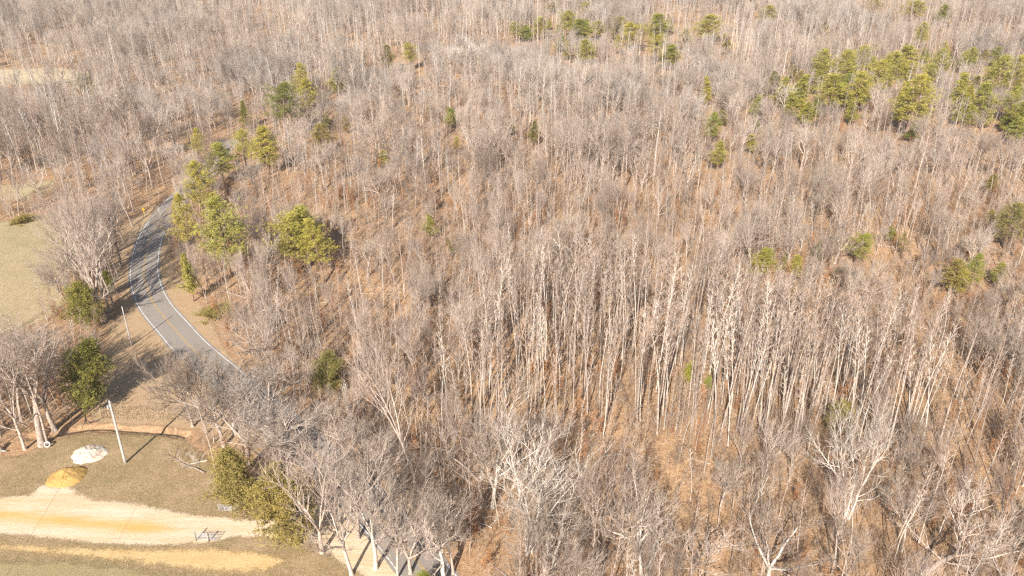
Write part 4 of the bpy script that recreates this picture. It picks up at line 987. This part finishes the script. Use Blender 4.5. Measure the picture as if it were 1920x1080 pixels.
X, Y, Z = at(272, 408); sg = empty('road_sign', (X, Y, 0), R(25)); tag(sg, 'yellow warning sign on a post left of the far road bend', 'road sign')
B = Buf(); B.box((0, 0, 1.2), (.07, .05, 2.4)); mesh_obj('post', B, M['galvanised'], sg)
B = Buf(); B.box((0, -.05, 2.35), (.6, .02, .6), ry=R(45)); mesh_obj('sign_plate', B, M['sign_yellow'], sg)
B = Buf(); B.box((0, -.05, 1.55), (.35, .02, .35)); mesh_obj('speed_plate', B, M['sign_yellow'], sg)

def log(p, q, r0, r1, m, label, name='fallen_log', stubs=5, seed=0):
    r_ = random.Random(seed); A = np.array(at(*p)); Bq = np.array(at(*q)); A[2] += r0*.8; Bq[2] += r1*.9+.05; n = 9; pts = np.array([A*(1-t)+Bq*t+np.array((r_.gauss(0, .1), r_.gauss(0, .1), .05*math.sin(t*7))) for t in np.linspace(0, 1, n)])
    root = empty(name, tuple(A)); tag(root, label, 'log'); B = Buf(); B.tube(pts-A, np.linspace(r0, r1, n), 8, True); mesh_obj('stem', B, m, root, True)
    for k in range(stubs):
        q_, d = along(pts-A, r_.uniform(.3, 1)); dd = deflect(d, R(r_.uniform(35, 70)), r_.uniform(0, 6.28)); dd[2] = abs(dd[2])*.8; B = Buf(); L = r_.uniform(1, 2.6)
        w_ = wander(q_, dd, L, 4, .15, 0, r_); B.tube(w_, np.linspace(r1*.5, .015, 5), 4)
        f = Form(); twig_fan(f, w_, 14, L*.5, .012, r_, .2, sub=2); f.flush(); B.add(*f.twig.arrays()); mesh_obj('branch', B, m, root)
log((384, 888), (318, 858), .14, .05, M['bark_pale'], 'pale fallen tree with twiggy branches lying on the yard by the left cedar', stubs=9, seed=4)
log((392, 862), (352, 872), .10, .04, M['bark_white'], 'second fallen limb tangled below the first at the yard edge', stubs=8, seed=5)
log((705, 893), (780, 928), .22, .16, M['bark_brown'], 'dark rotten log beside the road at the bottom centre', stubs=1, seed=6)
log((832, 962), (925, 990), .16, .08, M['bark_white'], 'white fallen trunk on the orange leaves below the tallest forked tree', stubs=2, seed=7)
log((385, 580), (420, 583), .08, .04, M['bark_white'], 'white fallen branch on the bank inside the road bend', stubs=2, seed=8)
X, Y, Z = at(2, 846); st = empty('tree_stump', (X, Y, 0)); tag(st, 'leaning grey stump at the left edge of the yard', 'stump'); st.rotation_euler = (0, -.35, 0)
B = Buf(); B.tube([(0, 0, -.2), (0, 0, .5), (.05, 0, 1.1), (.1, 0, 1.5)], (.55, .42, .36, .3), 11, True); mesh_obj('trunk', B, M['weathered_wood'], st, True)
B = Buf(); B.tube([(.2, -.1, .1), (.8, -.3, .0), (1.3, -.4, -.1)], (.2, .12, .05), 7, True); mesh_obj('root', B, M['weathered_wood'], st, True)
print('forms tris', sum(d['tris'] for d in FORMS.values()), {k: v['tris'] for k, v in FORMS.items()}, 'trees', len(trees), n0)

# ------------------------------------------------------------------ thin winter haze: one closed box of air round the camera and the whole wood
hb = Buf(); hb.box((0, 900, 42), (9000, 10400, 90)); hm = bpy.data.materials.new('pale_air'); hm.use_nodes = True
hn = hm.node_tree.nodes; hn.remove(hn['Principled BSDF']); pv = hn.new('ShaderNodeVolumePrincipled'); pv.inputs['Color'].default_value = (.95, .94, .93, 1)
pv.inputs['Density'].default_value = .00013; pv.inputs['Anisotropy'].default_value = .1
hm.node_tree.links.new(pv.outputs[0], hn['Material Output'].inputs['Volume'])
hz_o = mesh_obj('haze', hb, hm); tag(hz_o, 'thin pale haze over the whole winter wood', kind='stuff')
